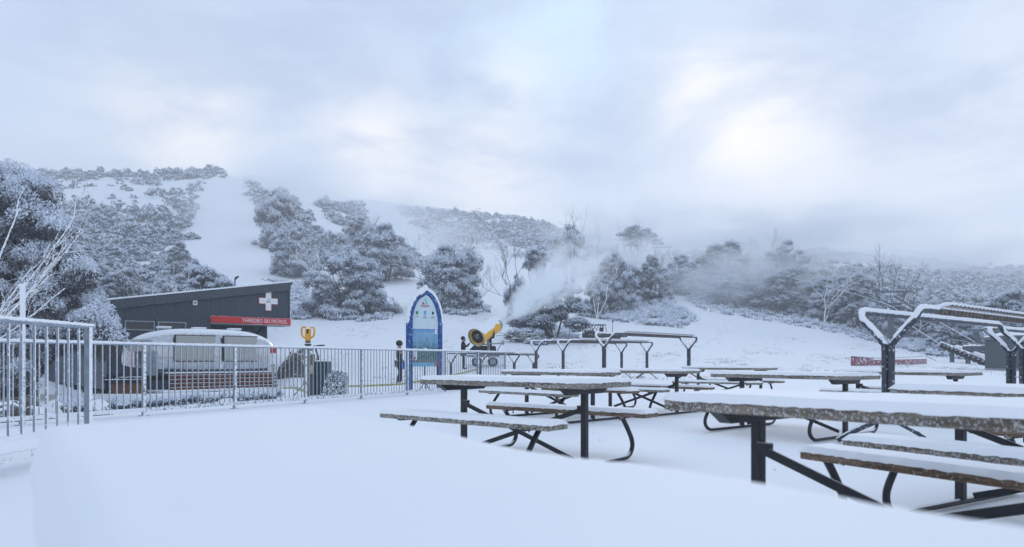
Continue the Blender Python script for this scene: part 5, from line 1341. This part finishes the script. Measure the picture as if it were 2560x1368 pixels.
tag(link('grass_tufts', npmesh('grass_tufts', V, np.arange(len(V)).reshape(-1, 4), np.zeros(len(V) // 4), (LEAFB,))), 'thin dry grass pricking through the snow on the slope', 'grass', kind='stuff')

for i, (u, d) in enumerate(((968, 11.6), (1938, 5.6), (1006, 9.0), (2080, 7.2), (1500, 7.6), (760, 12.5))):
    g = on(u, d); mb = MB(); mb._a([(-.03, 0, .004), (0, -.011, .012), (.034, .002, .006), (0, .012, .010), (0, 0, .018)], [(0, 1, 4), (1, 2, 4), (2, 3, 4), (3, 0, 4)])
    o = mb.build('fallen_leaf', BLACKR); o.location = g; o.rotation_euler = (0, 0, i * 1.3); tag(o, 'tiny dark fallen gum leaf lying on the smooth terrace snow', 'leaf', 'fallen leaves on the terrace snow')
# brush pile
g = on(1302, 62)
t = thing('brush_pile', tuple(g), 0, 'heap of cut snowy branches left of the upright gum clump', 'brush pile'); mb = MB(); rg = np.random.RandomState(3)
for k in range(46):
    a = rg.rand() * 6.28; c_ = Vector((rg.normal() * .8, rg.normal() * .5, .15 + .55 * rg.rand())); d_ = Vector((math.cos(a), math.sin(a), rg.normal() * .25)).normalized(); l_ = .5 + .6 * rg.rand()
    mb.tube([c_ - d_ * l_, c_ + Vector((0, 0, .1)), c_ + d_ * l_], [.05, .045, .03], 6)
mb.build('branches', frosted('cut_branch', (.05, .045, .045), .9, 0, .35, .3, 12), t)
V, Q, mi = leaves([(-.9, 0, .7, .45), (-.4, .2, .8, .3), (.6, 0, .4, .35)], 900, .2, .08, rg, .1, .2); link('foliage', npmesh('foliage', V, Q, mi, (LEAF, LEAFS)), t)

# rocks
for i, (u, y, w_, h_) in enumerate(((322, 478, 20, 13), (424, 488, 22, 12), (437, 496, 20, 9), (445, 505, 10, 8), (232, 466, 22, 9), (200, 452, 18, 8), (285, 505, 13, 6), (380, 475, 16, 6), (470, 475, 14, 7),
                                    (190, 470, 18, 8), (250, 445, 14, 6), (300, 452, 12, 6), (355, 462, 12, 6), (500, 455, 14, 8), (150, 455, 16, 8))):
    d = dist_at(u, y, 150) or 300; g = on(u, d); k = d / F
    rock('hill_rock', (g.x, g.y, g.z - .2), (w_ * k, w_ * k, h_ * k * 1.4), 100 + i, ROCKF, 'dark granite rock poking out of snow near the left hilltop', 'rock', 'rocks near the left hilltop', n=12)
for i in range(26):
    u = 455 + 105 * (i % 13) / 12 + (i * 37 % 7); y = 425 + (i * 13 % 9) * 1.2 + (8 if i >= 13 else 0); d = 352 - (i * 29 % 20); x = (u - CX) / F * d; k = d / F
    rock('summit_rock', (x, d, H(x, d) - .4), ((11 + i * 7 % 9) * k, 12 * k, (9 + i * 5 % 6) * k * 1.3), 200 + i, ROCKF, 'snow dusted boulder on the rocky left summit', 'rock', 'boulders on the rocky left summit', n=10)
for i, (u, y, s) in enumerate(((8, 975, .42), (30, 960, .38), (12, 1005, .45), (45, 985, .32), (20, 1035, .40), (62, 1000, .3), (-30, 985, .5), (100, 1000, .36), (130, 975, .42), (240, 1012, .42), (262, 1018, .3), (75, 945, .5), (140, 940, .45))):
    d = 11.6 + (1035 - y) / 30 if i < 9 else 13.5; g = on(u, d)
    rock('garden_rock', (g.x, g.y, g.z - .02), (s * 1.5, s * 1.1, s), 300 + i, ROCK, 'snow capped reddish garden rock behind the left railings', 'rock', 'garden rocks behind the left railings', n=12)

# ------------------------------------------------------------------ air: haze, plume, mist
def volmat(name, fn):
    m = bpy.data.materials.new(name); m.use_nodes = True; t = NT(m.node_tree); t.n.clear(); o = t.add('ShaderNodeOutputMaterial')
    v = t.add('ShaderNodeVolumePrincipled'); v.inputs['Color'].default_value = (.955, .978, 1.0, 1); v.inputs['Anisotropy'].default_value = 0.2
    t.l.new(v.outputs[0], o.inputs['Volume']); fn(t, v.inputs['Density']); return m
mb = MB(); mb.box((0, 500, 120), (2600, 1350, 320)); 
def hz_(t, s): s.default_value = 0.0012
o = mb.build('haze', volmat('haze_air', hz_)); tag(o, 'thin cold haze between the camera and the hills', 'haze', kind='stuff')
def mist(label, u, y, d, rx, ry, rz_, tau, rot=0.0, sc=2.2, tilt=0.0, name='mist'):
    mb = MB(); mb.ball(Vector((0, 0, 0)), 1.0, 10); dn = tau / (2 * ry)
    def fn(t, s):
        oc = t.add('ShaderNodeTexCoord').outputs['Object']; ln = t.vm('LENGTH', oc)
        n = t.noise(oc, sc, 4, .6, .3); f = t.m('MULTIPLY', t.ramp(ln, .98, .15), t.ramp(n.outputs['Fac'], .34, .70))
        t.put(s, t.m('MULTIPLY', f, dn * 5.2))
    o = mb.build(name, volmat('mist_air', fn), None, True); o.location = P(u, y, d); o.scale = (rx, ry, rz_); o.rotation_euler = (0, tilt, rot); tag(o, label, 'mist', kind='stuff')
mist('mist drifting over the left piste', 585, 590, 235, 20, 45, 24, 1.3)
mist('mist drifting below the left summit', 700, 480, 330, 34, 45, 16, 1.1)
mist('mist blowing off the middle ridge', 985, 540, 330, 26, 40, 15, 1.1)
mist('low mist behind the right dark thicket', 1190, 640, 140, 16, 14, 5, .8)
mist('mist hanging round the tall pale gum', 1590, 645, 150, 17, 18, 8, 1.2)
mist('mist standing in the left part of the right forest', 1860, 690, 120, 20, 12, 9, 1.3)
mist('cloud of mist hiding the ridge behind the tall pale gum', 1560, 585, 330, 60, 60, 20, 1.5, sc=1.8)
mist('bank of low cloud lying on the right ridge', 1980, 590, 430, 120, 70, 26, 2.3, sc=1.8)
mist('low cloud thinning out over the far right scrub', 2400, 640, 460, 100, 60, 18, 1.2, sc=1.8)
mist('low cloud on the snowy ridge right of the left summit', 740, 455, 430, 62, 50, 24, 1.5, sc=1.8)
mist('snowmaking mist on the middle piste', 1080, 600, 240, 26, 34, 12, 1.1)
# plume: cone opening from the nozzle, built as its own mesh with its own axis
n0 = P(1242, 806, 41.1); n1 = P(1510, 608, 62)
pa = n1 - n0; PL = pa.length; x_, y_, z_ = frame(pa)
mb = MB(); mb.rev([(0, .02), (.02, .28), (PL * .25, 1.7), (PL * .5, 2.9), (PL * .8, 4.1), (PL * .97, 3.6), (PL, .05)], Matrix.Identity(4), 20)
def pf(t, s):
    oc = t.add('ShaderNodeTexCoord').outputs['Object']; c3 = t.sep(oc); tx = t.m('DIVIDE', c3[0], PL)
    rr = t.m('SQRT', t.m('ADD', t.m('MULTIPLY', c3[1], c3[1]), t.m('MULTIPLY', c3[2], c3[2])))
    R = t.m('ADD', t.m('MULTIPLY', tx, 4.6), .25)
    mpp = t.add('ShaderNodeMapping'); t.l.new(oc, mpp.inputs[0]); mpp.inputs['Scale'].default_value = (.42, 1, 1); q = t.ramp(t.m('DIVIDE', rr, R), 1.0, .1)
    n = t.noise(mpp.outputs[0], .85, 5, .62, .8); f = t.m('MULTIPLY', q, t.ramp(n.outputs['Fac'], .40, .62))
    f = t.m('MULTIPLY', f, t.ramp(tx, 1.0, .15)); t.put(s, t.m('DIVIDE', t.m('MULTIPLY', f, 4.2), R))
o = mb.build('snow_plume', volmat('plume_air', pf), None, True)
M = Matrix((x_, y_, z_)).transposed().to_4x4(); M.translation = n0; o.matrix_world = M; tag(o, 'white plume of artificial snow blowing up right from the snow gun', 'snow plume', kind='stuff')
